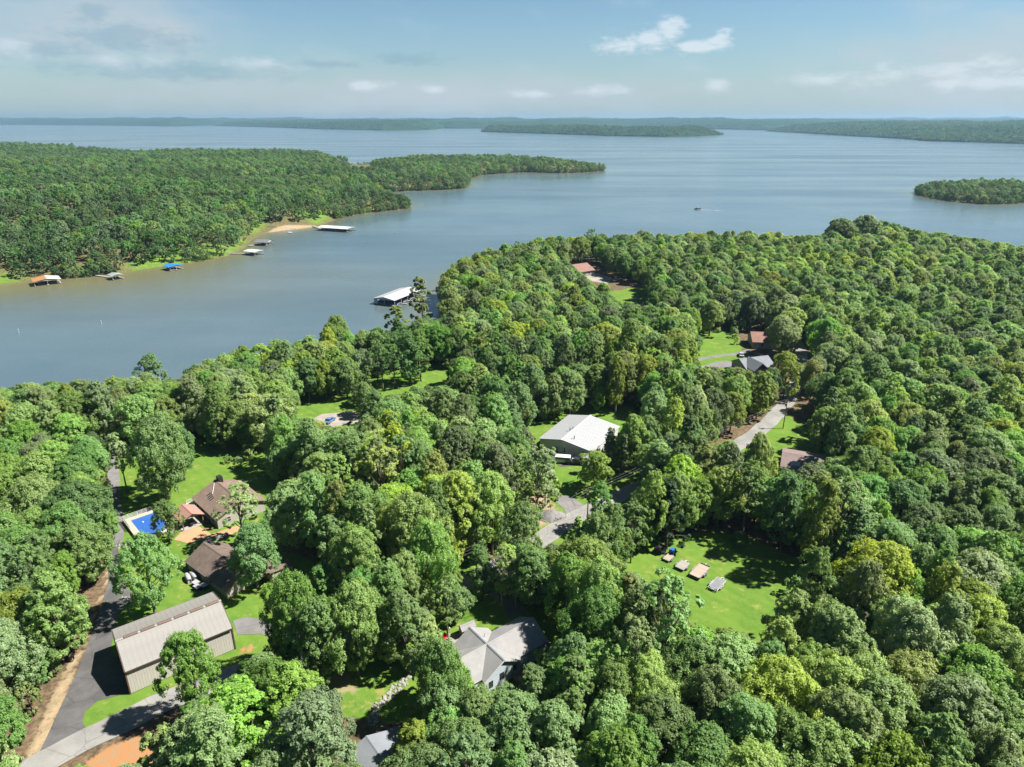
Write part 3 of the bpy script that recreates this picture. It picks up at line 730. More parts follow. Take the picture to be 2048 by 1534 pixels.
# trees one can pick out in the photograph: foot, top and width as surveyed
HAND = [(38, 1490, 1418, 70, 'shrub0', 'mid green', 'bush at the left picture edge beside the driveway mouth'), (66, 1425, 1366, 60, 'shrub1', 'bright green', 'bush on the driveway verge left of the tan garage door'), (92, 1362, 1308, 54, 'shrub0', 'mid green', 'bush on the verge opposite the dark garage shadow'), (22, 1560, 1486, 84, 'shrub1', 'grey green', 'bush in the lower left corner at the road end'),
        (1128, 1268, 1112, 98, 'tall2', 'mid green', 'tree right of the driveway of the pale blue house'), (1182, 1306, 1122, 112, 'round2', 'mid green', 'larger tree between the pale blue house and the trailer field'), (872, 1222, 1042, 128, 'broad1', 'olive', 'tall olive tree across the road behind the pale blue house'), (964, 1200, 1096, 62, 'tall1', 'dark green', 'dark slim tree at the driveway mouth behind the pale blue house'),
        (1040, 1160, 1008, 104, 'round3', 'mid green', 'dense tree on the road bend above the leafless tree'), (985, 1108, 950, 112, 'broad4', 'mid green', 'broad tree across the road left of the gravel pile'), (815, 1262, 1108, 110, 'round0', 'mid green', 'tree on the verge where the road bends behind the pale blue house'),
        (333, 1003, 828, 135, 'broad0', 'grey green', 'twin-trunked shade tree on the lawn above the swimming pool'), (341, 1084, 1002, 66, 'round0', 'bright green', 'small tree overhanging the blue pool cover'),
        (311, 1228, 1070, 125, 'round1', 'mid green', 'shade tree on the lawn between the driveway and the tan metal garage'), (489, 1090, 975, 92, 'open1', 'grey green', 'airy tree hiding the right end of the brown house above the patio'),
        (516, 1176, 1050, 118, 'round2', 'dark green', 'tree at the near gable of the brown garage house'), (600, 1348, 1152, 140, 'broad1', 'mid green', 'tree beside the road right of the tan metal garage'),
        (402, 1440, 1268, 125, 'round0', 'mid green', 'tree in front of the long wall of the tan metal garage'), (718, 1354, 1165, 146, 'broad2', 'mid green', 'tree with dark trunk on the shaded lawn beside the road bend'),
        (645, 1380, 1200, 112, 'tall0', 'mid green', 'tall tree at the left edge of the shaded lawn'), (143, 1322, 1140, 118, 'tall1', 'mid green', 'tree with pale trunk at the bare verge of the driveway'),
        (348, 1560, 1462, 118, 'shrub0', 'yellow green', 'yellow green bush by the orange clay bank at the bottom edge'), (1073, 1058, 893, 96, 'open0', 'grey green', 'tall bare-stemmed tree beside the gravel pile'),
        (1187, 980, 905, 74, 'round2', 'bright green', 'bright rounded tree on the lawn before the white hall'), (1216, 944, 856, 50, 'cone0', 'pale cedar', 'left of two pale cedars at the corner of the white hall'),
        (1243, 955, 868, 42, 'cone0', 'pale cedar', 'right of two pale cedars at the corner of the white hall'), (1196, 1060, 965, 62, 'tall2', 'dark green', 'narrow dark tree behind the utility pole at the road bend'),
        (1242, 1094, 1012, 108, 'broad3', 'grey green', 'spreading tree between the road bend and the trailer field'), (1332, 1092, 962, 88, 'cone1', 'dark pine', 'dark pine at the top corner of the trailer field'),
        (1152, 1106, 1034, 46, 'cone1', 'mid green', 'slim young conifer right of the light grey road'), (1076, 1152, 1082, 40, 'cone1', 'dark pine', 'small dark conifer beside the road above the leafless tree'),
        (1322, 1392, 1150, 138, 'open0', 'mid green', 'tall open tree standing in front of the trailer field'), (1262, 1345, 1178, 104, 'tall0', 'mid green', 'slender tree left of the tall open tree before the trailer field'),
        (892, 1448, 1278, 128, 'broad1', 'mid green', 'dense tree hiding the left wing of the pale blue house'), (846, 1322, 1232, 92, 'round1', 'bright green', 'bright tree left of the backyard of the pale blue house'),
        (828, 1560, 1452, 92, 'tall1', 'yellow green', 'yellow green tree beside the cut-off grey roof at the bottom edge'), (1204, 622, 566, 46, 'round0', 'bright green', 'vivid green tree below the red-roofed house'),
        (312, 806, 708, 58, 'tall0', 'dark green', 'upright tree standing alone at the water gap on the left shore'), (846, 672, 556, 52, 'poplar0', 'bright green', 'vivid plumed tree right of the big boat dock'), (798, 700, 612, 50, 'poplar0', 'bright green', 'vivid plumed tree below the big boat dock'),
        (908, 672, 575, 70, 'round1', 'bright green', 'bright tree on the point beyond the big boat dock'), (1672, 508, 437, 74, 'round0', 'grey green', 'left of two tall trees rising highest on the right skyline of the near woods'), (1722, 506, 431, 80, 'broad2', 'grey green', 'right of two tall trees rising highest on the right skyline of the near woods'), (676, 735, 632, 78, 'broad2', 'olive', 'olive tree rising above the shore left of the big boat dock'),
        (766, 778, 690, 46, 'open1', 'dark green', 'slim tree on the sunlit lake lawn, leftmost of four'), (790, 775, 688, 50, 'open0', 'dark green', 'slim tree on the sunlit lake lawn, second of four'), (821, 769, 664, 62, 'tall1', 'dark green', 'slim tree on the sunlit lake lawn, third of four'), (842, 762, 660, 60, 'tall2', 'dark green', 'slim tree on the sunlit lake lawn, rightmost of four'),
        (1566, 798, 706, 70, 'round2', 'yellow green', 'yellow green tree right of the grey-roofed lakeside house'), (255, 985, 868, 54, 'open1', 'grey green', 'thin tree on the striped lawn beside the narrow track'),
        (370, 960, 850, 70, 'round1', 'dark green', 'dark tree at the right of the striped lawn'), (1608, 1030, 928, 80, 'tall2', 'grey green', 'tree hiding the right end of the chimneyed brown roof'), (1508, 1015, 868, 80, 'broad3', 'olive', 'olive tree left of the chimneyed brown roof')]
hand_trees = []
for (ub, vb, vt, wpx, key, tone, lab) in HAND:
    p = pix(ub, vb); 
    zb = float(near_h(np.array([p.x]), np.array([p.y]))[0])
    if zb < GZ - 0.5:
        for _ in range(6):
            p = pix(ub, vb, zb); zb = max(0.4, float(near_h(np.array([p.x]), np.array([p.y]))[0]))
    d = pixel_dir(ub, vt); t = p.y / d.y; hgt = CAM_Z + d.z * t - zb
    rad = wpx / 2 / FPX * proj(p.x, p.y, zb + hgt * 0.6)[2]
    S = SHAPES[key]
    hand_trees.append((p.x, p.y, zb, key, tone, rad / S['r'], hgt / S['h'], random.uniform(0, 6.28), wpx * 1.3 * (vb - vt) ** 0.0, lab))
    occupy(p.x, p.y, rad * 0.85)

KEYS = ['broad0', 'broad1', 'broad2', 'broad3', 'broad4', 'broad5', 'round0', 'round1', 'round2', 'round3', 'tall0', 'tall1', 'tall2', 'open0', 'poplar0']
KW = np.array([.1, .1, .09, .09, .09, .09, .08, .08, .08, .08, .04, .04, .03, .01, .01]); KW /= KW.sum()
KY = np.array([.05, .05, .05, .05, .05, .05, .07, .07, .07, .07, .11, .11, .1, .07, .03]); KY /= KY.sum()
TN = list(TONES); TW = np.array([.34, .2, .13, .06, .17, .10]); TW /= TW.sum()
forest = []
NC = 26000
cy_ = 42 + (RNG.random(NC) ** 1.35) * 520; cx_ = (RNG.random(NC) * 2 - 1) * (90 + cy_ * 0.84)
sd = sdist(cx_, cy_, NEAR); hz = near_h(cx_, cy_)
rd = np.full(NC, 1e9)
for i in range(0, len(ROADC)): rd = np.minimum(rd, np.hypot(cx_ - ROADC[i][0], cy_ - ROADC[i][1]))
bad = (sd < 2.5) | (rd < 4.0) | shades(cx_, cy_)
for f in FOOT: bad |= inpoly(cx_, cy_, f)
tone_n = fbm(cx_ / 45.0, cy_ / 45.0, 2, 77)
for i in range(NC):
    if bad[i]: continue
    x, y, zb = float(cx_[i]), float(cy_[i]), float(hz[i])
    yard = -62 < x < 78 and 84 < y < 235          # looser, taller trees among the houses
    key = KEYS[RNG.choice(len(KEYS), p=KY if yard else KW)]; S = SHAPES[key]
    sxy = RNG.uniform(0.74, 1.26); sz = (0.66 + 0.3 * sxy) * RNG.uniform(0.9, 1.08) * (0.86 + 0.3 * tone_n[i]) * (RNG.uniform(0.85, 1.22) if yard else 1.0)
    if not near_ok(x, y, S['r'] * sxy): continue
    done = False
    for k in (1.0, 0.86, 0.72, 0.58, 0.45):
        pts, pw, dep = crown_samples(x, y, zb, S['h'] * sz * k, S['r'] * sxy * (0.4 + 0.6 * k), S['base'])
        if not hidden_ground(pts[:, 0], pts[:, 1]).any(): done = True; break
    if not done: continue
    tw = TW.copy(); tw[1] *= 2.4 if tone_n[i] < .34 else .6; tw[2] *= 2.4 if tone_n[i] > .44 else .4; tw[4] *= 2.0 if .34 < tone_n[i] < .4 else .8; tw[5] *= 1.8 if tone_n[i] > .44 else .5; tw /= tw.sum()
    tone = TN[RNG.choice(len(TN), p=tw)]
    u, v = pts[0]
    seen = (-120 < u < 2168) and (v < 1640)
    forest.append((x, y, zb, key, tone, sxy * (0.4 + 0.6 * k), sz * k, RNG.uniform(0, 6.28), pw if seen and (-30 < u < 2078 and v < 1560) else 0.0))
    occupy(x, y, S['r'] * sxy * (0.4 + 0.6 * k))

# younger trees crowding the gaps between the big ones
GRID_BIG = GRID; GRID = {}
for i in range(NC - 1, 0, -1):
    if bad[i] or len(forest) > 6200: continue
    x, y, zb = float(cx_[i]), float(cy_[i]), float(hz[i])
    if y > 420: continue
    key = KEYS[RNG.choice(len(KEYS), p=KW)]; S = SHAPES[key]; sxy = RNG.uniform(0.42, 0.66); sz = sxy * RNG.uniform(0.95, 1.15)
    if not near_ok(x, y, S['r'] * sxy, 0.85): continue
    GRID, keep_ = GRID_BIG, GRID
    clash = not near_ok(x, y, 1.0, 0.42)
    GRID = keep_
    if clash: continue
    pts, pw, dep = crown_samples(x, y, zb, S['h'] * sz, S['r'] * sxy, S['base'])
    if hidden_ground(pts[:, 0], pts[:, 1]).any(): continue
    forest.append((x, y, zb, key, TN[RNG.choice(len(TN), p=TW)], sxy, sz, RNG.uniform(0, 6.28), 0.0)); occupy(x, y, S['r'] * sxy)
GRID = GRID_BIG
# low growth along the edges of the wood
ne = 0
for i in range(6000):
    y = 60 + RNG.random() ** 1.3 * 260; x = (RNG.random() * 2 - 1) * (70 + y * 0.75)
    if ne > 240: break
    r = 2.6
    if sdist(x, y, NEAR) < 2 or any(inpoly(x, y, f) for f in FOOT) or np.hypot(ROADC[:, 0] - x, ROADC[:, 1] - y).min() < 4.2: continue
    if not near_ok(x, y, r, 0.5): continue
    k = RNG.uniform(0.5, 1.0); pts, pw, dep = crown_samples(x, y, GZ, 5.5 * k, r * k, 0.1)
    if hidden_ground(pts[:, 0], pts[:, 1]).any(): continue
    forest.append((x, y, float(near_h(x, y)), 'shrub0' if i % 2 else 'shrub1', TN[RNG.choice(len(TN), p=TW)], k, k, RNG.uniform(0, 6.28), 0.0)); ne += 1
    occupy(x, y, r * k)

# ------------------------------------------------------------------ single trees: the picked-out ones and the nearest of the wood
forest.sort(key=lambda q: -q[8])
N_SINGLE = 296 - len(hand_trees)
singles = forest[:N_SINGLE]; rest = forest[N_SINGLE:]
LANDMARK = [('the tan metal garage', -61, 98), ('the blue swimming pool', -87, 138), ('the brown house by the patio', -70, 147), ('the brown garage house', -60, 120), ('the pale blue house', -3, 95), ('the white metal hall', 20, 184), ('the trailer field', 40, 119),
            ('the gravel pile', 10, 143), ('the cut-off grey roof', -24, 80), ('the chimneyed brown roof', 78, 167), ('the shaded lawn by the road', -22, 92), ('the bottom right corner', 76, 78), ('the bottom left corner', -76, 78), ('the light grey road bend', 10, 133)]
ORD = ['nearest', 'second nearest', 'third nearest', 'fourth nearest', 'fifth nearest', 'sixth nearest', 'seventh nearest', 'eighth nearest', 'ninth nearest', 'tenth nearest', 'eleventh nearest', 'twelfth nearest', 'thirteenth nearest', 'fourteenth nearest', 'fifteenth nearest', 'sixteenth nearest']
def plant_tree(x, y, zb, key, tone, sxy, sz, rot, label, group):
    S = SHAPES[key]
    name = {'cone0': 'cedar_tree', 'cone1': 'pine_tree', 'shrub0': 'bush', 'shrub1': 'bush'}.get(key, 'tree')
    root = thing(name, label, 'bush' if 'shrub' in key else 'tree', (x, y, zb), group=group)
    root.rotation_euler = (0, 0, rot); root.scale = (sxy, sxy, sz)
    for nm, me in (('trunk', S['trunk']), ('crown', S['crown'])):
        o = bpy.data.objects.new(nm, me); COL.objects.link(o); o.parent = root
        o['leafcol'] = TONE_RGB[tone]
    return root
for (x, y, zb, key, tone, sxy, sz, rot, pw, lab) in hand_trees:
    plant_tree(x, y, zb, key, tone, sxy, sz, rot, lab, 'trees standing on the lawns and verges')
buckets = {}
for q in singles:
    x, y = q[0], q[1]
    nm, lx, ly = min(LANDMARK, key=lambda l: math.hypot(l[1] - x, l[2] - y))
    dx, dy = x - lx, y - ly
    rel = ('left of' if dx < 0 else 'right of') if abs(dx) > abs(dy) else ('in front of' if dy < 0 else 'behind')
    if 'corner' in nm: rel = 'towards'
    buckets.setdefault((q[4], SHAPES[q[3]]['kind'], rel, nm), []).append((math.hypot(dx, dy), q))
for (tone, kind, rel, nm), lst in buckets.items():
    lst.sort(key=lambda a: a[0])
    for i, (_, q) in enumerate(lst):
        if len(lst) == 1: lab = 'only %s %s tree %s %s' % (tone, kind, rel, nm)
        else: lab = '%s %s tree, %s one %s %s' % (tone, kind, ORD[min(i, len(ORD) - 1)], rel, nm)
        plant_tree(*q[:8], lab, 'woodland trees around the houses')

# leafless trees
def plant_bare(u, v, vt, seed, spread, label, levels=5, lean=0.0):
    p = pix(u, v); d = pixel_dir(u, vt); h = CAM_Z + d.z * (p.y / d.y) - GZ
    root = thing('bare_tree', label, 'tree', (p.x, p.y, GZ), group='leafless trees')
    o = bare_tree(seed, h, spread, levels).build('branches', 'dead_wood', root); root.rotation_euler = (lean, lean * 0.5, 0)
plant_bare(1005, 1212, 1082, 3, 0.62, 'leafless grey tree with a fan of twigs behind the pale blue house')
plant_bare(1032, 1216, 1120, 8, 0.7, 'smaller leafless tree beside the driveway of the pale blue house', 4)
plant_bare(1700, 1345, 1255, 12, 0.5, 'dead tree with pale forked limbs among the woods at lower right', 3)
plant_bare(1562, 1250, 1212, 15, 0.9, 'grey bare bush at the right edge of the trailer field', 4)
plant_bare(1372, 702, 628, 21, 0.6, 'grey leafless tree beside the lawn of the far grey-roofed house', 5)
plant_bare(770, 975, 905, 25, 0.7, 'dead grey tree inside the woods left of the white metal hall', 4)

plant_bare(1326, 585, 522, 31, 0.6, 'grey snag rising from the woods right of the red-roofed house', 5)
plant_bare(836, 1000, 892, 33, 0.62, 'grey twiggy snag in the woods left of the gravel pile', 5)
plant_bare(1745, 735, 664, 35, 0.6, 'dead grey crown in the woods far right of the slate-roofed house', 5)
plant_bare(1216, 640, 590, 37, 0.7, 'pale twiggy tree below the parking pad of the red-roofed house', 5)
# ------------------------------------------------------------------ the rest of the woods as masses
LOW = {}
def low_shape(key, seed, h, r, base, form, nl, nsub, per, leaf):
    q, lobes = make_crown(seed, h, r, base, form, nl, nsub, per, leaf); LOW[key] = (q, h, r, [(0, 0, -1), (0, 0, h * 0.6)])
for i in range(4): low_shape('b%d' % i, 110 + i, 13.5, 8.0, 0.1, 'broad', 20, 9, 14, 0.5)
for i in range(3): low_shape('r%d' % i, 120 + i, 14.5, 6.6, 0.1, 'round', 18, 9, 14, 0.48)
PROTO = bpy.data.collections.new('tree_forms')
proto_index = {}
def proto(kind, key):
    k = (kind, key)
    if k not in proto_index:
        me = SHAPES[key][kind] if kind in ('crown', 'trunk') else form(kind, key)
        o = bpy.data.objects.new('tree_form_%03d' % len(proto_index), me); PROTO.objects.link(o)
        proto_index[k] = len(proto_index)
    return proto_index[k]
def form(kind, key):
    V4 = LOW[key][0]; mb = MB().tube([(0, 0, -0.5), (0, 0, 4), (0, 0, 10)], [.4, .3, .15], 5); tv, tf = mb.V, mb.F
    n = len(V4)
    me = bpy.data.meshes.new('tree_form')
    co = np.concatenate([V4.reshape(-1, 3), np.array(tv, float).reshape(-1, 3)])
    fl = [len(f) for f in tf]; fv = [i + n * 4 for f in tf for i in f]
    me.vertices.add(len(co)); me.vertices.foreach_set('co', co.astype(np.float32).ravel())
    li = np.concatenate([np.arange(n * 4), np.array(fv)]).astype(np.int32)
    me.loops.add(len(li)); me.loops.foreach_set('vertex_index', li)
    ls = np.concatenate([np.arange(0, n * 4, 4), n * 4 + np.cumsum([0] + fl[:-1])]).astype(np.int32)
    me.polygons.add(len(ls)); me.polygons.foreach_set('loop_start', ls)
    me.update(calc_edges=True)
    me.materials.append(MATS['leaf']); me.materials.append(MATS['bark'])
    me.polygons.foreach_set('material_index', np.concatenate([np.zeros(n), np.ones(len(tf))]).astype(np.int32))
    return me
def forest_mass(name, label, items, shade=(1, 1, 1)):  # shade darkens leaf colours in place of self-shadow the coarse crowns lack
    """items: (x, y, z, proto index, sxy, sz, rot, leaf colour)"""
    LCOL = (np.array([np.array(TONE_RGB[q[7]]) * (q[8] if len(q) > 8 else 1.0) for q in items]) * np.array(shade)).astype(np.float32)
    A = np.array([q[:7] for q in items], float)
    me = bpy.data.meshes.new(name); me.vertices.add(len(A)); me.vertices.foreach_set('co', A[:, :3].astype(np.float32).ravel())
    a = me.attributes.new('pick', 'INT', 'POINT'); a.data.foreach_set('value', A[:, 3].astype(np.int32))
    a = me.attributes.new('size', 'FLOAT_VECTOR', 'POINT'); a.data.foreach_set('vector', np.stack([A[:, 4], A[:, 4], A[:, 5]], 1).astype(np.float32).ravel())
    a = me.attributes.new('turn', 'FLOAT_VECTOR', 'POINT'); a.data.foreach_set('vector', np.stack([A[:, 6] * 0, A[:, 6] * 0, A[:, 6]], 1).astype(np.float32).ravel())
    a = me.attributes.new('leafcol', 'FLOAT_VECTOR', 'POINT'); a.data.foreach_set('vector', LCOL.ravel())
    o = obj(name, me); tag(o, label, 'woods', kind='stuff')
    ng = bpy.data.node_groups.new(name, 'GeometryNodeTree')
    ng.interface.new_socket('Geometry', in_out='INPUT', socket_type='NodeSocketGeometry'); ng.interface.new_socket('Geometry', in_out='OUTPUT', socket_type='NodeSocketGeometry')
    gi = ng.nodes.new('NodeGroupInput'); go = ng.nodes.new('NodeGroupOutput')
    ci = ng.nodes.new('GeometryNodeCollectionInfo'); ci.inputs['Collection'].default_value = PROTO; ci.inputs['Separate Children'].default_value = True; ci.inputs['Reset Children'].default_value = True
    ip = ng.nodes.new('GeometryNodeInstanceOnPoints'); ip.inputs['Pick Instance'].default_value = True
    def attr(nm, ty):
        nd = ng.nodes.new('GeometryNodeInputNamedAttribute'); nd.data_type = ty; nd.inputs['Name'].default_value = nm; return nd.outputs['Attribute']
    er = ng.nodes.new('FunctionNodeEulerToRotation')
    ng.links.new(gi.outputs[0], ip.inputs['Points']); ng.links.new(ci.outputs[0], ip.inputs['Instance'])
    ng.links.new(attr('pick', 'INT'), ip.inputs['Instance Index']); ng.links.new(attr('turn', 'FLOAT_VECTOR'), er.inputs[0]); ng.links.new(er.outputs[0], ip.inputs['Rotation'])
    ng.links.new(attr('size', 'FLOAT_VECTOR'), ip.inputs['Scale']); ng.links.new(ip.outputs[0], go.inputs[0])
    md = o.modifiers.new('trees', 'NODES'); md.node_group = ng
    return o
forest_mass('near_woods', 'green deciduous woods covering the near peninsula', [(x, y, zb, proto(part, key), sxy, sz, rot, tone, 0.8 + 0.42 * float(fbm(x / 38.0, y / 38.0, 2, 91))) for (x, y, zb, key, tone, sxy, sz, rot, pw) in rest for part in ('crown', 'trunk')])

# woods on the far shore and the island
FCLEAR = [[(-400, 284), (0, 281), (60, 285), (150, 287), (250, 283), (300, 290), (400, 294), (480, 297), (560, 296), (640, 302), (688, 318), (692, 326), (640, 331), (700, 332), (742, 331), (752, 318), (830, 309), (1000, 307), (1100, 314), (1190, 325), (1212, 338), (1300, 338), (1300, 150), (-400, 150)],
          [(455, 512), (482, 498), (502, 478), (528, 464), (600, 456), (660, 440), (668, 430), (640, 436), (560, 448), (522, 452), (500, 466), (470, 490), (440, 505)],
          [(300, 540), (400, 524), (400, 514), (300, 530)], [(-100, 584), (60, 562), (50, 552), (-100, 570)]]
def scatter(poly, hfun, n, lo, hi, setback, clear, smin, smax, seed):
    g = np.random.default_rng(seed); out = []; grid = {}
    P_ = np.array(poly); x = g.uniform(lo[0], hi[0], n); y = lo[1] + (hi[1] - lo[1]) * g.random(n) ** 1.15
    d = sdist(x, y, poly); z = hfun(x, y); tn = fbm(x / 70.0, y / 70.0, 2, seed)
    for i in range(n):
        if d[i] < setback + 3 * g.random(): continue
        if abs(x[i]) > 160 + 0.86 * y[i]: continue
        c = (int(x[i] // 8), int(y[i] // 8)); mind = 7.6 + y[i] * 0.001
        if any((x[i] - a) ** 2 + (y[i] - b) ** 2 < mind ** 2 for p in (-1, 0, 1) for q in (-1, 0, 1) for a, b in grid.get((c[0] + p, c[1] + q), ())): continue
        s = g.uniform(smin, smax) * (0.78 + 0.44 * tn[i] * 1.1); key = list(LOW)[g.integers(len(LOW))]
        ok = True
        if clear:
            ut, vt, _ = proj(x[i], y[i], z[i] + LOW[key][1] * s * 0.93); ub, vb, _ = proj(x[i], y[i], z[i] + 1)
            ok = not any(inpoly(np.array([ut, ub]), np.array([vt, vb]), p).any() for p in clear)
            if not ok:
                s *= 0.7; ut, vt, _ = proj(x[i], y[i], z[i] + LOW[key][1] * s * 0.93)
                ok = not any(inpoly(np.array([ut, ub]), np.array([vt, vb]), p).any() for p in clear)
        if not ok: continue
        tw = np.array([.42, .3, .05, .05, .15, .03]); tw[1] *= 1.7 if tn[i] < .36 else .8; tw[2] *= 2.0 if tn[i] > .42 else .5; tw /= tw.sum()
        grid.setdefault(c, []).append((x[i], y[i]))
        out.append((x[i], y[i], z[i], proto('low', key), s, s * g.uniform(.88, 1.1), g.uniform(0, 6.28), TN[g.choice(6, p=tw)], 0.72 + 0.75 * tn[i]))
    return out
def shore_row(poly, hfun, clear, seed, step=3.6):
    """low trees leaning over the water's edge"""
    g = np.random.default_rng(seed); out = []
    for (x0, y0), (x1, y1) in zip(poly, poly[1:] + poly[:1]):
        L = math.hypot(x1 - x0, y1 - y0)
        if min(x0, x1) < -1500 or L > 700: continue
        for k in range(int(L / step)):
            t = (k + g.random()) / (L / step); x, y = x0 + (x1 - x0) * t + g.normal() * 1.2, y0 + (y1 - y0) * t + g.normal() * 1.2
            u, v, dep = proj(x, y, 2.0)
            if clear and any(inpoly(np.array([u]), np.array([v - 2.0]), p)[0] for p in clear): continue
            s = g.uniform(0.4, 0.75); out.append((x, y, max(0.0, float(hfun(np.array([x]), np.array([y]))[0])) - 0.6, proto('low', list(LOW)[g.integers(len(LOW))]), s, s * g.uniform(.9, 1.2), g.uniform(0, 6.28), TN[g.choice(6, p=[.3, .3, .1, .06, .18, .06])]))
    return out
SHORE_OPEN = FCLEAR[1:] + [[(430, 520), (500, 500), (640, 462), (680, 440), (660, 425), (500, 455), (420, 505)], [(230, 552), (430, 528), (430, 510), (230, 535)], [(50, 572), (150, 562), (150, 548), (50, 552)]]
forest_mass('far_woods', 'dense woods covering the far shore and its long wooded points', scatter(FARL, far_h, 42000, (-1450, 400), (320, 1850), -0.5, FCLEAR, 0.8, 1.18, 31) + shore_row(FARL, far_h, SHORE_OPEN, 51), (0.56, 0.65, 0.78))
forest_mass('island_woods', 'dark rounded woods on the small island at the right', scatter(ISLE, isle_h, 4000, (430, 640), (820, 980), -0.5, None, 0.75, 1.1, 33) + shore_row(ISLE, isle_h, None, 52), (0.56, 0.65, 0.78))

def hill_trees():
    g = np.random.default_rng(61); ks = list(LOW)
    return [(x, y, max(-1.0, z - 9.0 * 0.9), proto('low', ks[g.integers(len(ks))]), s_, s_ * g.uniform(.8, 1.0), g.uniform(0, 6.28), TN[g.choice(6, p=[.4, .36, .04, .04, .14, .02])], g.uniform(.7, 1.15)) for (x, y, z) in HILL_TREES for s_ in (g.uniform(.9, 1.35),)]
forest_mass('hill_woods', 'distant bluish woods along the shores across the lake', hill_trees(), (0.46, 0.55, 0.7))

# ------------------------------------------------------------------ roads, drives, paved areas
Z1, Z2 = GZ + 0.05, GZ + 0.09
strip('road', ROAD, 5.0, Z2, 'road_grey', wob=0.3)
flat_poly('driveway', P([(60, 1545), (92, 1478), (128, 1400), (158, 1335), (180, 1280), (203, 1215), (217, 1160), (216, 1115), (212, 1095), (222, 1084), (240, 1080), (236, 1095), (242, 1130), (246, 1160), (262, 1185), (284, 1188), (266, 1202), (245, 1215), (233, 1240), (224, 1285), (222, 1305), (256, 1330), (256, 1386), (195, 1402), (170, 1424), (165, 1445), (185, 1474), (120, 1512)]), Z1, 'drive_asphalt')
strip('track', [px2(u, v) for u, v in [(250, 845), (224, 862), (218, 900), (227, 950), (227, 1000), (233, 1045), (232, 1088)]], 2.9, Z1 - 0.02, 'drive_grey')
flat_poly('side_drive', P([(466, 1242), (490, 1234), (522, 1238), (600, 1262), (640, 1290), (610, 1303), (560, 1282), (520, 1268), (475, 1270)]), Z1, 'drive_grey')
flat_poly('side_drive', P([(1108, 1000), (1122, 992), (1140, 992), (1170, 1012), (1190, 1022), (1140, 1042), (1128, 1018)]), Z1, 'drive_grey')
flat_poly('hall_apron', P([(1094, 892), (1190, 917), (1186, 928), (1120, 934), (1098, 908)]), Z1, 'drive_asphalt')
flat_poly('house_drive', P([(960, 1165), (985, 1185), (1012, 1178), (1040, 1208), (1056, 1220), (1018, 1240), (1006, 1212), (975, 1190), (945, 1170)]), Z1, 'drive_grey')
flat_poly('house_drive', P([(1388, 736), (1440, 722), (1480, 722), (1520, 740), (1480, 742), (1440, 734)]), Z1, 'drive_grey')
strip('track', [px2(u, v) for u, v in [(1380, 724), (1420, 714), (1470, 708), (1500, 700)]], 2.6, Z1 - 0.02, 'drive_grey')
flat_poly('parking_pad', P([(620, 840), (645, 828), (722, 822), (716, 845), (670, 855), (640, 850)]), Z1, 'concrete')
flat_poly('garden_walk', P([(700, 842), (706, 844), (682, 862), (674, 860)]), Z1, 'concrete')
flat_poly('parking_pad', P([(1160, 548), (1195, 546), (1225, 556), (1215, 568), (1180, 562)]), Z1, 'concrete')
flat_poly('patio', [(-77.5, 133), (-77.2, 137), (-74.3, 138.6), (-69.8, 135.2), (-66.4, 138.1), (-63.5, 139.5), (-64.5, 135.4), (-70.4, 133.6), (-73.5, 131.5)], Z1, 'patio_orange')
def pebble(seed, s):
    g = random.Random(seed); t = (1 + 5 ** 0.5) / 2
    v = [(-1, t, 0), (1, t, 0), (-1, -t, 0), (1, -t, 0), (0, -1, t), (0, 1, t), (0, -1, -t), (0, 1, -t), (t, 0, -1), (t, 0, 1), (-t, 0, -1), (-t, 0, 1)]
    f = [(0, 11, 5), (0, 5, 1), (0, 1, 7), (0, 7, 10), (0, 10, 11), (1, 5, 9), (5, 11, 4), (11, 10, 2), (10, 7, 6), (7, 1, 8), (3, 9, 4), (3, 4, 2), (3, 2, 6), (3, 6, 8), (3, 8, 9), (4, 9, 5), (2, 4, 11), (6, 2, 10), (8, 6, 7), (9, 8, 1)]
    return [(a * s * .53 * g.uniform(.8, 1.2), b * s * .53 * g.uniform(.8, 1.2), c * s * .38 * g.uniform(.8, 1.2)) for a, b, c in v], f
plain('stone_grey', (0.2, 0.195, 0.19), 0.9, 0.3, 0.8); plain('stone_pale', (0.3, 0.285, 0.26), 0.9, 0.25, 0.8)
def stones(name, pts, mat, smin, smax, seed, parent=None):
    """loose stones joined into one mass"""
    mb = MB(); g = random.Random(seed)
    for i, (x, y, z) in enumerate(pts):
        v, f = pebble(seed * 1000 + i, g.uniform(smin, smax)); a = g.uniform(0, 6.28); c, s = math.cos(a), math.sin(a)
        mb.add([(x + p * c - q * s, y + p * s + q * c, z + r) for p, q, r in v], f)
    return mb.build(name, mat, parent)
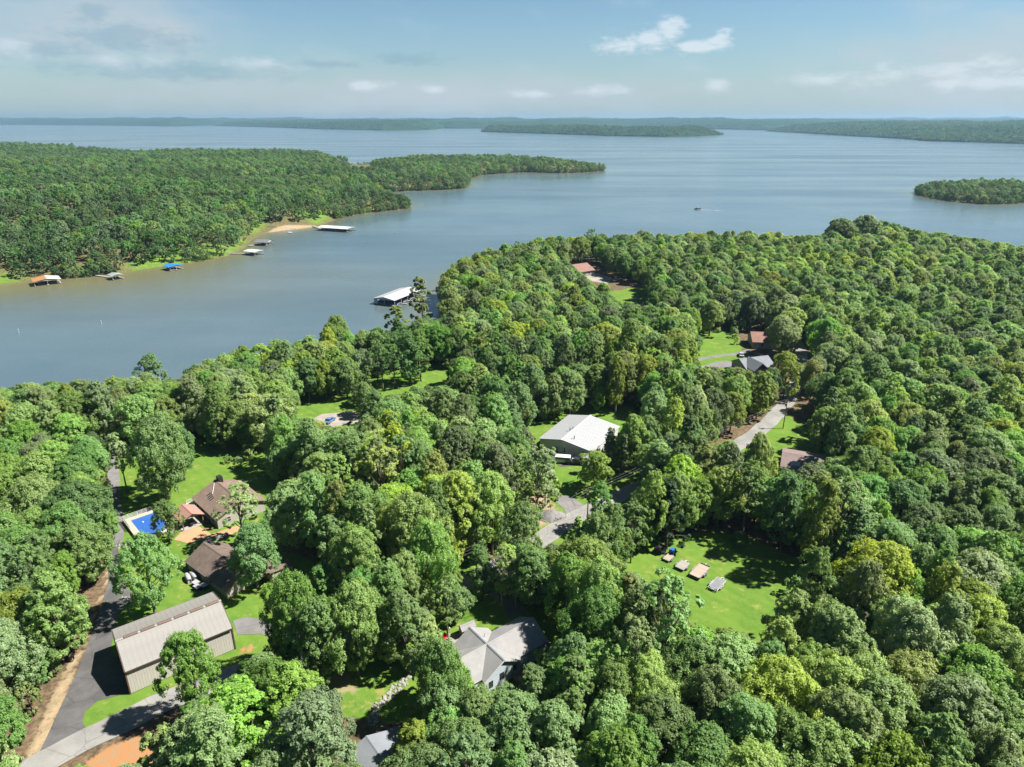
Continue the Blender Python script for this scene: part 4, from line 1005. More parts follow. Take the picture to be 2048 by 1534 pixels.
def mound():
    c = pix(1103, 1032); g = random.Random(5)
    root = thing('gravel_pile', 'heap of grey gravel on the lawn beside the road junction', 'gravel pile', (c.x, c.y, GZ))
    mb = MB(); n = 20
    rings = [(2.9, 0.02), (2.3, 0.5), (1.5, 1.0), (0.7, 1.35)]
    for k, (r, z) in enumerate(rings):
        for i in range(n):
            a = 2 * math.pi * i / n; q = r * (1 + 0.12 * math.sin(3 * a + 1) + g.uniform(-.06, .06)); mb.V.append((q * 1.15 * math.cos(a), q * 0.9 * math.sin(a), z))
    mb.V.append((0, 0, 1.45))
    for k in range(3):
        for i in range(n): mb.F.append((k * n + i, k * n + (i + 1) % n, (k + 1) * n + (i + 1) % n, (k + 1) * n + i))
    for i in range(n): mb.F.append((3 * n + i, 3 * n + (i + 1) % n, 4 * n))
    mb.build('heap', 'stone_grey', root, True)
    pts = []
    for i in range(420):
        a = g.uniform(0, 6.28); r = math.sqrt(g.random()) * 3.2; pts.append((r * 1.15 * math.cos(a), r * 0.9 * math.sin(a), max(0.03, 1.45 * (1 - r / 2.95))))
    tag(stones('stone', pts, 'stone_grey', .12, .3, 4, root), kind='stuff')
mound()
def stone_path():
    L = smooth_line([px2(u, v) for u, v in [(818, 1352), (795, 1375), (775, 1395), (752, 1420), (745, 1450)]], 0.5); g = random.Random(2); pts = []
    for x, y in L:
        for k in range(7): pts.append((x + g.uniform(-.8, .8), y + g.uniform(-.8, .8), GZ + 0.05))
    tag(stones('stone_path', pts, 'stone_pale', .15, .36, 9), 'pale rubble path winding down the shaded lawn', 'path', kind='stuff')
    for u, v, lab in [(262, 1197, 'strip of pale stones at the driveway bend above the tan garage'), (250, 1092, 'short row of pale stones beside the pool lawn')]:
        c = pix(u, v); pts = [(c.x + g.gauss(0, 1) , c.y + g.gauss(0, .45), GZ + .05) for _ in range(60)]
        tag(stones('border_stones', pts, 'stone_pale', .12, .3, u), lab, 'stones', kind='stuff')
    pts = [(-70.5 + 4.2 * a + g.uniform(-.2, .2), 133.0 + 2.6 * a - 1.6 * g.random(), GZ + .1) for a in np.linspace(0, 1, 110)]
    tag(stones('gravel_bed', pts, 'stone_grey', .25, .5, 77), 'grey gravel bed between the orange patio and the brown garage house', 'gravel', kind='stuff')
stone_path()
def log_pile(u, v, label, n, seed, L):
    c = pix(u, v); g = random.Random(seed); root = thing('log_pile', label, 'log pile', (c.x, c.y, GZ), (math.cos(seed), math.sin(seed)))
    for i in range(n):
        z = 0.2 + 0.28 * (i % 3); y = (i // 3) * 0.5 - n / 12; a = g.uniform(-.25, .25)
        MB().tube([(-L / 2 * g.uniform(.6, 1), y - a, z), (L / 2 * g.uniform(.6, 1), y + a, z + g.uniform(-.05, .2))], [.17, .12], 6).build('log', 'dead_wood', root)
log_pile(1058, 978, 'heap of grey cut logs at the wood edge above the gravel pile', 14, 3, 4.5)
log_pile(1290, 905, 'stack of brushwood on bare soil right of the white hall', 12, 5, 5.0)

# ------------------------------------------------------------------ building materials
plain('tan_roof', (0.275, 0.262, 0.246), 0.5, 0.08, 0.4, metal=0.0, spec=0.4); plain('tan_wall', (0.56, 0.53, 0.47), 0.6, 0.08, 0.5); plain('brown_trim', (0.085, 0.055, 0.04), 0.6)
plain('dark_opening', (0.012, 0.012, 0.014), 0.6); plain('shingle_brown', (0.135, 0.095, 0.075), 0.95, 0.28, 0.9, bump=0.5, bscale=6); plain('shingle_brown_dark', (0.10, 0.075, 0.062), 0.95, 0.3, 0.7, bump=0.5, bscale=6)
plain('shingle_grey', (0.275, 0.272, 0.27), 0.95, 0.12, 0.6, bump=0.4, bscale=7); plain('shingle_slate', (0.2, 0.215, 0.24), 0.9, 0.12, 0.6); plain('shingle_red', (0.25, 0.14, 0.112), 0.95, 0.2, 0.6); plain('shingle_mauve', (0.21, 0.155, 0.145), 0.95, 0.15, 0.6)
plain('white_metal', (0.42, 0.43, 0.445), 0.45, 0.03, 0.15, spec=0.4); plain('white_paint', (0.6, 0.6, 0.585), 0.6, 0.06); plain('pale_blue_siding', (0.52, 0.60, 0.67), 0.7, 0.06)
plain('cream_siding', (0.42, 0.395, 0.34), 0.75, 0.1); plain('foundation', (0.42, 0.33, 0.27), 0.9, 0.2); plain('wood_brown', (0.16, 0.105, 0.07), 0.85, 0.25, 1.5); plain('weathered_wood', (0.33, 0.30, 0.27), 0.9, 0.22, 1.5)
plain('plank_tan', (0.38, 0.31, 0.25), 0.85, 0.2, 1.5); plain('pink_metal', (0.40, 0.215, 0.18), 0.5, 0.08, 0.5); plain('pool_blue', (0.03, 0.11, 0.38), 0.45, 0.1, 0.6); plain('pool_deck', (0.42, 0.375, 0.31), 0.8, 0.1)
plain('glass_dark', (0.02, 0.024, 0.028), 0.12, 0.1, spec=0.6); plain('black_paint', (0.018, 0.018, 0.02), 0.5, 0.3); plain('steel_grey', (0.30, 0.31, 0.33), 0.5, 0.2, metal=0.4); plain('tarp_blue', (0.02, 0.13, 0.62), 0.5, 0.2); plain('tyre', (0.02, 0.02, 0.02), 0.9)
plain('red_paint', (0.6, 0.03, 0.035), 0.45, 0.1); plain('orange_roof', (0.42, 0.2, 0.09), 0.6, 0.15, 0.4); plain('white_roof', (0.58, 0.58, 0.57), 0.5, 0.05, 0.3); plain('green_roof', (0.28, 0.33, 0.3), 0.6, 0.1); plain('blue_roof', (0.025, 0.2, 0.6), 0.5, 0.12); plain('dark_roof', (0.1, 0.1, 0.105), 0.9, 0.2)
plain('grey_cover', (0.36, 0.36, 0.37), 0.8, 0.15, 2.0); plain('float_dark', (0.05, 0.05, 0.055), 0.7); plain('boat_hull', (0.5, 0.515, 0.53), 0.4, 0.08); plain('navy_canvas', (0.03, 0.05, 0.12), 0.8); plain('car_white', (0.75, 0.75, 0.75), 0.3, 0.03, spec=0.5); plain('car_blue', (0.12, 0.22, 0.42), 0.3, 0.05, spec=0.5); plain('car_silver', (0.42, 0.44, 0.46), 0.3, 0.05, spec=0.5); plain('wire_dark', (0.2, 0.2, 0.2), 0.6)

# ------------------------------------------------------------------ building parts
def gable_roof(parent, x0, x1, y0, y1, ze, zr, mat, over=0.4, th=0.16, ridge=0.5, name='roof', cap=None):
    """ridge runs along x; each slope is one slab"""
    ym = y0 + (y1 - y0) * ridge; r = None
    for (ya, sgn) in ((y0, -1), (y1, 1)):
        sl = (zr - ze) / abs(ym - ya); yo = ya + sgn * over; zo = ze - sl * over
        mb = MB(); mb.slab([(x0 - over, yo, zo), (x1 + over, yo, zo), (x1 + over, ym, zr), (x0 - over, ym, zr)] if sgn < 0 else [(x0 - over, ym, zr), (x1 + over, ym, zr), (x1 + over, yo, zo), (x0 - over, yo, zo)], th)
        o = mb.build('roof_slope', mat, parent)
    mb = MB(); mb.prism_x([(ym - .22, zr - .06), (ym, zr + .06), (ym + .22, zr - .06)], x0 - over, x1 + over); mb.build('ridge_cap', cap or mat, parent)
def gable_walls(parent, x0, x1, y0, y1, z0, ze, zr, mat, ridge=0.5, th=0.15):
    ym = y0 + (y1 - y0) * ridge
    for y in (y0, y1 - th): MB().box(x0 + th, x1 - th, y, y + th, z0, ze - .02).build('wall', mat, parent)
    for x in (x0, x1 - th): MB().prism_x([(y0, z0), (y1, z0), (y1, ze - .02), (ym, zr - .2), (y0, ze - .02)], x, x + th).build('gable_wall', mat, parent)
def window(parent, c, ax, w, h, frame='white_paint', out=1):
    """ax: 'x' wall plane facing +-x, 'y' facing +-y; out gives the side"""
    x, y, z = c; f = MB(); t = 0.07; d = 0.06 * out
    def bar(a0, a1, z0, z1, d0, d1):
        lo, hi = min(d0, d1), max(d0, d1)
        if ax == 'y': f.box(x + a0, x + a1, y + lo, y + hi, z0, z1)
        else: f.box(x + lo, x + hi, y + a0, y + a1, z0, z1)
    for a0, a1, z0, z1 in ((-w / 2, -w / 2 + t, z, z + h), (w / 2 - t, w / 2, z, z + h), (-w / 2, w / 2, z - t, z), (-w / 2, w / 2, z + h, z + h + t), (-w / 2 + t, w / 2 - t, z + h / 2 - .03, z + h / 2 + .03)): bar(a0, a1, z0, z1, 0.0, d)
    o = f.build('window', frame, parent)
    p = MB(); f = p; bar(-w / 2 + t, w / 2 - t, z, z + h / 2 - .03, 0, d * .4); bar(-w / 2 + t, w / 2 - t, z + h / 2 + .03, z + h, 0, d * .4)
    p.build('pane', 'glass_dark', o); return o
def door(parent, c, ax, w, h, mat='white_paint', out=1):
    x, y, z = c; d = .06 * out; lo, hi = min(0, d), max(0, d)
    b = MB(); (b.box(x - w / 2, x + w / 2, y + lo, y + hi, z, z + h) if ax == 'y' else b.box(x + lo, x + hi, y - w / 2, y + w / 2, z, z + h)); o = b.build('door', mat, parent)
    k = MB(); kx = w * .38; (k.box(x + kx - .05, x + kx + .05, y + d, y + d * 1.8, z + 1, z + 1.1) if ax == 'y' else k.box(x + min(d, d * 1.8), x + max(d, d * 1.8), y + kx - .05, y + kx + .05, z + 1, z + 1.1)); k.build('handle', 'black_paint', o)
def rail(parent, pts, h, mat, name='railing', step=1.2):
    mb = MB()
    for a, b in zip(pts[:-1], pts[1:]):
        a, b = Vector(a), Vector(b); n = max(1, int((b - a).length / step))
        for i in range(n + 1):
            p = a.lerp(b, i / n); mb.box(p.x - .05, p.x + .05, p.y - .05, p.y + .05, p.z, p.z + h)
        for f in (.35, .7, 1.0): mb.tube([a + Vector((0, 0, h * f)), b + Vector((0, 0, h * f))], .035, 4)
    return mb.build(name, mat, parent)

# ------------------------------------------------------------------ tan metal garage
def tan_garage():
    L, D, ze, zr = 17.2, 11.9, 5.1, 7.0
    r = thing('metal_garage', 'long tan ribbed metal garage with brown trim beside the asphalt driveway', 'garage', (-64, 88, GZ), (.794, .607))
    n = 20; w = L / n
    # long walls: one ribbed sheet after another
    src = MB().box(0, w, 0, .05, 0.1, ze).box(0.02, .12, -.015, 0, .1, ze).box(w * .5, w * .5 + .1, -.015, 0, .1, ze).build('wall_panel', 'tan_wall', r)
    for i in range(1, n): share(src, 'wall_panel', r, (i * w, 0, 0))
    for i in range(n): share(src, 'wall_panel', r, ((i + 1) * w, D, 0), math.pi)
    # roof sheets on both slopes
    sl = (zr - ze) / (D / 2)
    for side in (0, 1):
        def q(y): return (y if side == 0 else D - y)
        mb = MB()
        mb.slab([(0, q(-.35), ze - .35 * sl), (w, q(-.35), ze - .35 * sl), (w, q(D / 2), zr), (0, q(D / 2), zr)], .05)
        mb.slab([(0.02, q(-.35), ze - .35 * sl + .02), (.07, q(-.35), ze - .35 * sl + .02), (.07, q(D / 2), zr + .02), (0.02, q(D / 2), zr + .02)], .02)
        if side < 0: mb.slab([(w * .5, q(-.35), ze - .35 * sl + .025), (w * .5 + .05, q(-.35), ze - .35 * sl + .025), (w * .5 + .05, q(D / 2), zr + .025), (w * .5, q(D / 2), zr + .025)], .025)
        s0 = mb.build('roof_panel', 'tan_roof', r)
        for i in range(1, n): share(s0, 'roof_panel', r, (i * w, 0, 0))
    MB().prism_x([(D / 2 - .3, zr + .02), (D / 2, zr + .16), (D / 2 + .3, zr + .02)], -.1, L + .1).build('ridge_cap', 'tan_roof', r)
    for i in range(6): MB().prism_x([(D / 2 - .34, zr + .1), (D / 2 - .1, zr + .32), (D / 2 + .1, zr + .32), (D / 2 + .34, zr + .1)], 1.2 + i * 2.7, 3.4 + i * 2.7).build('ridge_vent', 'brown_trim', r)
    # gable ends
    prof = [(0.06, 0), (D - .06, 0), (D - .06, ze), (D / 2, zr - .08), (0.06, ze)]
    MB().prism_x(prof, L - .06, L - .01).build('gable_wall', 'tan_wall', r)
    mb = MB(); mb.prism_x([(0.06, 4.4), (D - .06, 4.4), (D - .06, ze), (D / 2, zr - .08), (.06, ze)], .01, .06)
    for a, b in ((.06, .9), (5.2, 6.7), (11.0, D - .06)): mb.box(.01, .06, a, b, 0, 4.4)
    mb.build('gable_wall', 'tan_wall', r)
    for a, b in ((.9, 5.2), (6.7, 11.0)):
        d = MB(); 
        for k in range(5): d.box(.3, .36, a, b, .05 + k * .87, .05 + k * .87 + .83)
        g = d.build('garage_door', 'dark_opening', r)
        MB().box(-.02, .08, a - .12, a, 0, 4.5).box(-.02, .08, b, b + .12, 0, 4.5).box(-.02, .08, a - .12, b + .12, 4.4, 4.52).build('door_frame', 'brown_trim', g)
    for x, y in ((0, 0), (L, 0), (0, D), (L, D)): MB().box(x - .11, x + .11, y - .11, y + .11, 0, ze).build('corner_trim', 'brown_trim', r)
    for y in (-.42, D + .36): MB().box(-.1, L + .1, y, y + .07, ze - .3, ze - .12).build('gutter', 'brown_trim', r)
    for s in (-.14, L + .06):
        m = MB()
        for side in (0, 1):
            y0, y1 = (-.35, D / 2) if side == 0 else (D + .35, D / 2)
            m.slab([(s, y0, ze - .35 * sl + .09), (s + .08, y0, ze - .35 * sl + .09), (s + .08, y1, zr + .09), (s, y1, zr + .09)], .22)
        m.build('rake_trim', 'brown_trim', r)
tan_garage()

# ------------------------------------------------------------------ brown house by the patio, with its pavilion and pool
def brown_house():
    r = thing('house', 'brown shingle-roofed house behind the orange patio with dark chimney', 'house', (-79.3 + .35, 146.4 + .35, GZ), (.707, -.707))
    gable_walls(r, 0.3, 13.6, .4, 12.0, 0, 3.0, 5.4, 'cream_siding'); gable_roof(r, 0.3, 13.6, .4, 12.0, 3.0, 5.5, 'shingle_brown', .5)
    MB().box(.2, 1.7, 6.4, 7.5, 4.9, 6.6).build('chimney', 'black_paint', r)
    for i in range(4): 
        x = 3.4 + i * .85; y = 2.9 - .12 * i; z = 3.0 + (y - .4) * .431
        MB().slab([(x, y - .55, z - .24 + .1), (x + .28, y - .55, z - .24 + .1), (x + .28, y + .55, z + .24 + .1), (x, y + .55, z + .24 + .1)], .1).build('skylight', 'glass_dark', r)
    MB().tube([(1.2, 5.4, 5.25), (4.6, 3.4, 4.45)], .08, 5).build('vent_pipe', 'white_paint', r)
    for x in (2.2, 5.0, 8.2, 11.2): window(r, (x, .4, 1.0), 'y', 1.2, 1.2, out=-1)
    for y in (3, 8.5): window(r, (13.6, y, 1.0), 'x', 1.2, 1.2, out=1)
    door(r, (9.8, .4, 0), 'y', 1.0, 2.1, out=-1)
    MB().box(-1.6, .25, -1.2, 2.6, .9, 1.05).build('porch_deck', 'white_paint', r); rail(r, [(-1.5, 2.5, 1.05), (-1.5, -1.1, 1.05), (.2, -1.1, 1.05)], .95, 'white_paint')
    for x, y in ((-1.5, -1.1), (-1.5, 2.5), (.1, -1.1)): MB().box(x - .08, x + .08, y - .08, y + .08, 0, .9).build('post', 'white_paint', r)
    p = thing('pavilion', 'open pavilion with pinkish metal roof between pool and brown house', 'pavilion', (-79.0, 142.0, GZ), (.707, -.707))
    gable_roof(p, 0, 5.6, -2.5, 2.5, 2.7, 3.9, 'pink_metal', .25, .09)
    for x in (.15, 5.45):
        for y in (-2.3, 2.3): MB().box(x - .09, x + .09, y - .09, y + .09, 0, 2.75).build('post', 'wood_brown', p)
    MB().prism_x([(-2.4, 2.68), (2.4, 2.68), (0, 3.78)], 5.35, 5.42).build('gable_panel', 'cream_siding', p)
    MB().box(-.2, 5.8, -2.6, 2.6, .06, .14).build('floor', 'weathered_wood', p)
    t = thing('patio_table', 'dark patio table under the pinkish pavilion roof', 'table', (-75.9, 138.9, GZ + .14), (.707, -.707))
    MB().box(-.8, .8, -.5, .5, .7, .76).build('tabletop', 'black_paint', t)
    for x in (-.7, .7):
        for y in (-.4, .4): MB().box(x - .04, x + .04, y - .04, y + .04, 0, .7).build('leg', 'black_paint', t)
    g = thing('grill', 'dark round barbecue beside the brown house wall', 'grill', (-72.2, 139.4, GZ), (1, 0))
    b = MB(); b.tube([(0, 0, .75), (0, 0, .9), (0, 0, 1.15), (0, 0, 1.3)], [.3, .48, .48, .2], 12); b.build('drum', 'black_paint', g, True)
    for a in (0, 2.09, 4.19): MB().tube([(.2 * math.cos(a), .2 * math.sin(a), .85), (.42 * math.cos(a), .42 * math.sin(a), 0)], .035, 5).build('leg', 'black_paint', g)
    b = thing('bench', 'low wooden bench on the orange patio', 'bench', (-71.2, 136.9, GZ + .05), (.95, .12))
    MB().box(-1.1, 1.1, -.2, .2, .42, .48).build('seat', 'wood_brown', b)
    for x in (-.9, .9): MB().box(x - .05, x + .05, -.18, .18, 0, .42).build('leg', 'wood_brown', b)
brown_house()
def pool():
    r = thing('swimming_pool', 'blue covered swimming pool with cream deck and white railing', 'swimming pool', (-93, 140.2, GZ), (.69, -.73))
    L, D, h = 12.4, 8.6, .75
    mb = MB(); mb.box(0, L, 0, 1.35, 0, h).box(0, L, D - 1.6, D, 0, h).box(0, 1.6, 1.35, D - 1.6, 0, h).box(L - 1.2, L, 1.35, D - 1.6, 0, h); mb.build('deck', 'pool_deck', r)
    V = []; F = []; nx, ny = 24, 16
    for j in range(ny + 1):
        for i in range(nx + 1):
            a, b = i / nx, j / ny; V.append((1.6 + (L - 2.8) * a, 1.35 + (D - 2.95) * b, h - .1 - .12 * math.sin(math.pi * a) * math.sin(math.pi * b) + random.uniform(-.012, .012)))
    for j in range(ny):
        for i in range(nx): F.append((j * (nx + 1) + i, j * (nx + 1) + i + 1, (j + 1) * (nx + 1) + i + 1, (j + 1) * (nx + 1) + i))
    me = bpy.data.meshes.new('pool_cover'); me.from_pydata(V, [], F); me.shade_smooth(); obj('pool_cover', me, 'pool_blue', r)
    for a, b in (((0.1, .1), (.1, D - .1)), ((.1, D - .1), (L - .1, D - .1)), ((.1, .1), (L * .45, .1))):
        rail(r, [(a[0], a[1], h), (b[0], b[1], h)], 1.0, 'white_paint', 'railing', 1.0)
        q = MB(); A, B = Vector((*a, h)), Vector((*b, h)); n = int((B - A).length / .16)
        for i in range(n): p = A.lerp(B, i / n); q.box(p.x - .018, p.x + .018, p.y - .018, p.y + .018, h, h + 1.0)
        tag(q.build('pickets', 'white_paint', r), kind='stuff')
    for x, y in ((4.1, 3.3), (8.2, 4.8)): MB().tube([(x, y, h - .14), (x, y, h - .02)], [.22, .15], 10).build('cover_float', 'white_paint', r)
pool()
def garage_house():
    r = thing('garage_house', 'low brown shingle-roofed outbuilding with cream walls below the patio', 'house', (-69.5, 122.2, GZ), (.783, -.622))
    L, D = 15.6, 8.6
    gable_walls(r, 0, L, 0, D, 0, 2.1, 4.1, 'cream_siding'); gable_roof(r, 0, L, 0, D, 2.1, 4.25, 'shingle_brown_dark', .35)
    for x in (3, 9.5): window(r, (x, 0, .8), 'y', 1.0, .9, out=-1)
    door(r, (6.2, 0, 0), 'y', .95, 2.0, out=-1)
    MB().box(8.0, 18.5, D + .02, 13.4, 0, 2.0).build('wing_wall', 'cream_siding', r); MB().slab([(7.6, D - 2.2, 3.12), (18.9, D - 2.2, 3.12), (18.9, 13.8, 2.02), (7.6, 13.8, 2.02)], .15).build('wing_roof', 'shingle_brown_dark', r)
    MB().box(L, L + .02, .3, D - .3, .0, .3).build('foundation', 'foundation', r); window(r, (L + .0, D / 2, 1.2), 'x', 1.3, .9, out=1)
    MB().tube([(-.5, -1.9, 1.3), (-.1, -.4, 1.6)], .05, 4).build('downpipe', 'white_paint', r)
garage_house()
def covered(u, v, L, W_, H, d, label, mat='grey_cover'):
    c = pix(u, v); r = thing('covered_machine', label, 'covered machine', (c.x, c.y, GZ), d)
    n = 10; V = []; F = []
    for i in range(n + 1):
        t = i / n; s = .55 + .45 * math.sin(math.pi * min(1, .12 + .8 * t)); hh = H * (.62 + .38 * math.sin(math.pi * (.15 + .7 * t)))
        for k in range(9):
            a = math.pi * k / 8; V.append((L * (t - .5), W_ / 2 * s * math.copysign(abs(math.cos(a)) ** .6, math.cos(a)) , .05 + hh * max(0, math.sin(a)) ** .5))
    for i in range(n):
        for k in range(8): F.append((i * 9 + k, i * 9 + k + 1, (i + 1) * 9 + k + 1, (i + 1) * 9 + k))
    F += [tuple(range(9)), tuple(range(n * 9 + 8, n * 9 - 1, -1))]
    me = bpy.data.meshes.new('cover'); me.from_pydata(V, [], F); me.shade_smooth(); obj('cover', me, mat, r)
    q = MB(); q.tube([(-L * .3, -W_ / 2 - .02, .35), (L * .3, -W_ / 2 - .02, .35)], .03, 4); q.build('tie_strap', 'black_paint', r)
covered(377, 1160, 2.8, 1.1, 1.2, (.6, -.8), 'left of two grey covered machines beside the brown garage house')
covered(388, 1156, 2.8, 1.1, 1.2, (.7, -.72), 'right of two grey covered machines beside the brown garage house')
def bin_box(u, v, label, s=1.0):
    c = pix(u, v); r = thing('storage_bin', label, 'storage bin', (c.x, c.y, GZ), (.8, -.6))
    MB().prism_x([(-.45 * s, 0), (.45 * s, 0), (.52 * s, .8 * s), (-.52 * s, .8 * s)], -.7 * s, .7 * s).build('body', 'black_paint', r)
    MB().box(-.76 * s, .76 * s, -.58 * s, .58 * s, .8 * s, .9 * s).build('lid', 'grey_cover', r)
bin_box(393, 1171, 'dark storage bin just below the grey covered machines'); bin_box(396, 1179, 'dark storage bin nearest the tan garage roof'); bin_box(409, 1176, 'dark storage bin against the brown garage house wall')

# ------------------------------------------------------------------ the pale blue house
def blue_house():
    # local x runs along the main ridge towards the viewer, y to the right wing
    r = thing('house', 'pale blue house with crossed light grey roofs in the clearing', 'house', (-1.5 - .0, 90.1, GZ), (.62, -.785))
    ze, zr = 3.2, 5.5
    sl = (zr - ze) / 3.9
    def face(pts, name='roof_slope'): MB().slab(pts, .14).build(name, 'shingle_grey', r)
    x0, x1, xm = -9.9, .35, -4.6
    # local y is to the left of the x axis (towards the right wing in the picture)
    yL, yR = -4.1, 4.1
    zo = zr - sl * 4.1
    # main roof: the two slopes cut by the valleys of the wings
    for s in (-1, 1):
        y = 4.1 * s
        face([(x0, 0, zr), (xm, 0, zr), (xm - 4.1, y, zo), (x0, y, zo)] if s > 0 else [(x0, y, zo), (xm - 4.1, y, zo), (xm, 0, zr), (x0, 0, zr)])
        face([(xm, 0, zr), (x1, 0, zr), (x1, y, zo), (xm + 4.1, y, zo)] if s > 0 else [(xm + 4.1, y, zo), (x1, y, zo), (x1, 0, zr), (xm, 0, zr)])
        yo = 10.6 if s > 0 else -7.4
        if s > 0:
            face([(xm, 0, zr + .01), (xm + 4.1, y, zo + .01), (xm + 4.1, yo, zo + .01), (xm, yo, zr + .01)]); face([(xm, 0, zr + .01), (xm, yo, zr + .01), (xm - 4.1, yo, zo + .01), (xm - 4.1, y, zo + .01)])
        else:
            face([(xm, 0, zr + .01), (xm, yo, zr + .01), (xm + 4.1, yo, zo + .01), (xm + 4.1, y, zo + .01)]); face([(xm, 0, zr + .01), (xm - 4.1, y, zo + .01), (xm - 4.1, yo, zo + .01), (xm, yo, zr + .01)])
    MB().prism_x([(-.2, zr - .05), (0, zr + .07), (.2, zr - .05)], x0, x1).build('ridge_cap', 'shingle_slate', r)
    MB().prism_y([(xm - .2, zr - .05), (xm, zr + .06), (xm + .2, zr - .05)], -7.4, 10.6).build('ridge_cap', 'shingle_grey', r)
    w = 'pale_blue_siding'
    for x in (-9.6, -.1): MB().prism_x([(-3.8, -.6), (3.8, -.6), (3.8, ze - .16), (0, zr - .3), (-3.8, ze - .16)], x, x + .12).build('gable_wall', w, r)
    for y, n in ((10.2, 1), (-7.1, -1)): MB().prism_y([(xm - 3.8, -.6), (xm + 3.8, -.6), (xm + 3.8, ze - .16), (xm, zr - .3), (xm - 3.8, ze - .16)], y, y + .12).build('gable_wall', w, r)
    for x in (xm - 3.8, xm + 3.7): MB().box(x, x + .1, 3.8, 10.2, -.6, ze - .2).build('wall', w, r); MB().box(x, x + .1, -6.98, -3.8, -.6, ze - .2).build('wall', w, r)
    for y in (-3.8, 3.7): MB().box(-9.48, -.1, y, y + .1, -.6, ze - .2).build('wall', w, r)
    MB().box(-.16, .06, -3.84, 3.84, -.7, .1).build('foundation', 'foundation', r)
    m = MB()
    for s in (-1, 1): m.slab([(x1, 0, zr + .03), (x1 + .06, 0, zr + .03), (x1 + .06, 4.15 * s, zo + .03), (x1, 4.15 * s, zo + .03)], .24)
    m.build('rake_trim', 'white_paint', r)
    for y, z in ((-2.6, 1.0), (-.3, 1.5)): window(r, (.02, y, z), 'x', .85, 1.2, 'black_paint')
    window(r, (.02, 2.6, 1.7), 'x', .8, 1.1, 'black_paint'); door(r, (.02, 3.25, .75), 'x', .0 + .9, 2.1)
    for z in (.8, 1.3, 1.8, 2.3): MB().box(.02, .035, -3.78, 3.78, z, z + .03).build('siding_joint', 'white_paint', r)
    # side deck with steps
    d = MB().box(.1, 2.0, 1.7, 5.2, .55, .7).build('deck', 'wood_brown', r); rail(r, [(.2, 1.75, .7), (1.95, 1.75, .7), (1.95, 5.1, .7)], .95, 'wood_brown')
    for x, y in ((1.9, 1.8), (1.9, 5.1)): MB().box(x - .07, x + .07, y - .07, y + .07, -.3, .55).build('post', 'wood_brown', r)
    MB().tube([(-6.8, 1.1, zr - .7), (-6.8, 1.1, zr + .25)], .07, 6).build('vent_pipe', 'white_paint', r)
blue_house()
def garden_shed():
    r = thing('shed', 'small grey wooden shed with shingled lid roof behind the pale blue house', 'shed', (-8.4, 102.4, GZ), (.85, .53))
    gable_walls(r, -1.3, 1.3, -.75, .75, 0, 1.9, 2.4, 'weathered_wood', th=.08); gable_roof(r, -1.3, 1.3, -.75, .75, 1.9, 2.45, 'shingle_grey', .22, .08); door(r, (0, -.75, 0), 'y', .8, 1.7, 'wood_brown', -1)
    flat_poly('paved_yard', [(-14.5, 100), (-12, 102.5), (-9.2, 102.2), (-7.8, 99.8), (-10, 97.5), (-12.5, 98.3)], Z1, 'concrete')
    c = thing('garden_chair', 'red garden chair on the paved yard left of the pale blue house', 'chair', (-12.7, 100.7, GZ + .05), (.8, -.6))
    MB().box(-.42, .42, -.42, .42, .4, .48).build('seat', 'red_paint', c); MB().slab([(-.42, .42, .48), (.42, .42, .48), (.42, .62, 1.15), (-.42, .62, 1.15)], .07).build('backrest', 'red_paint', c)
    for s in (-1, 1):
        MB().box(s * .42 - .05, s * .42 + .05, -.42, .45, .62, .68).build('armrest', 'red_paint', c)
        for y in (-.38, .38): MB().box(s * .38 - .04, s * .38 + .04, y - .04, y + .04, 0, .62).build('leg', 'red_paint', c)
    t = thing('post_lamp', 'slender white post lamp on the paved yard', 'lamp', (-11.6, 101.4, GZ + .05)); MB().tube([(0, 0, 0), (0, 0, 2.0)], .05, 6).build('post', 'white_paint', t); MB().tube([(0, 0, 2.0), (0, 0, 2.2), (0, 0, 2.3)], [.12, .16, .04], 8).build('lamp_head', 'white_paint', t)
garden_shed()

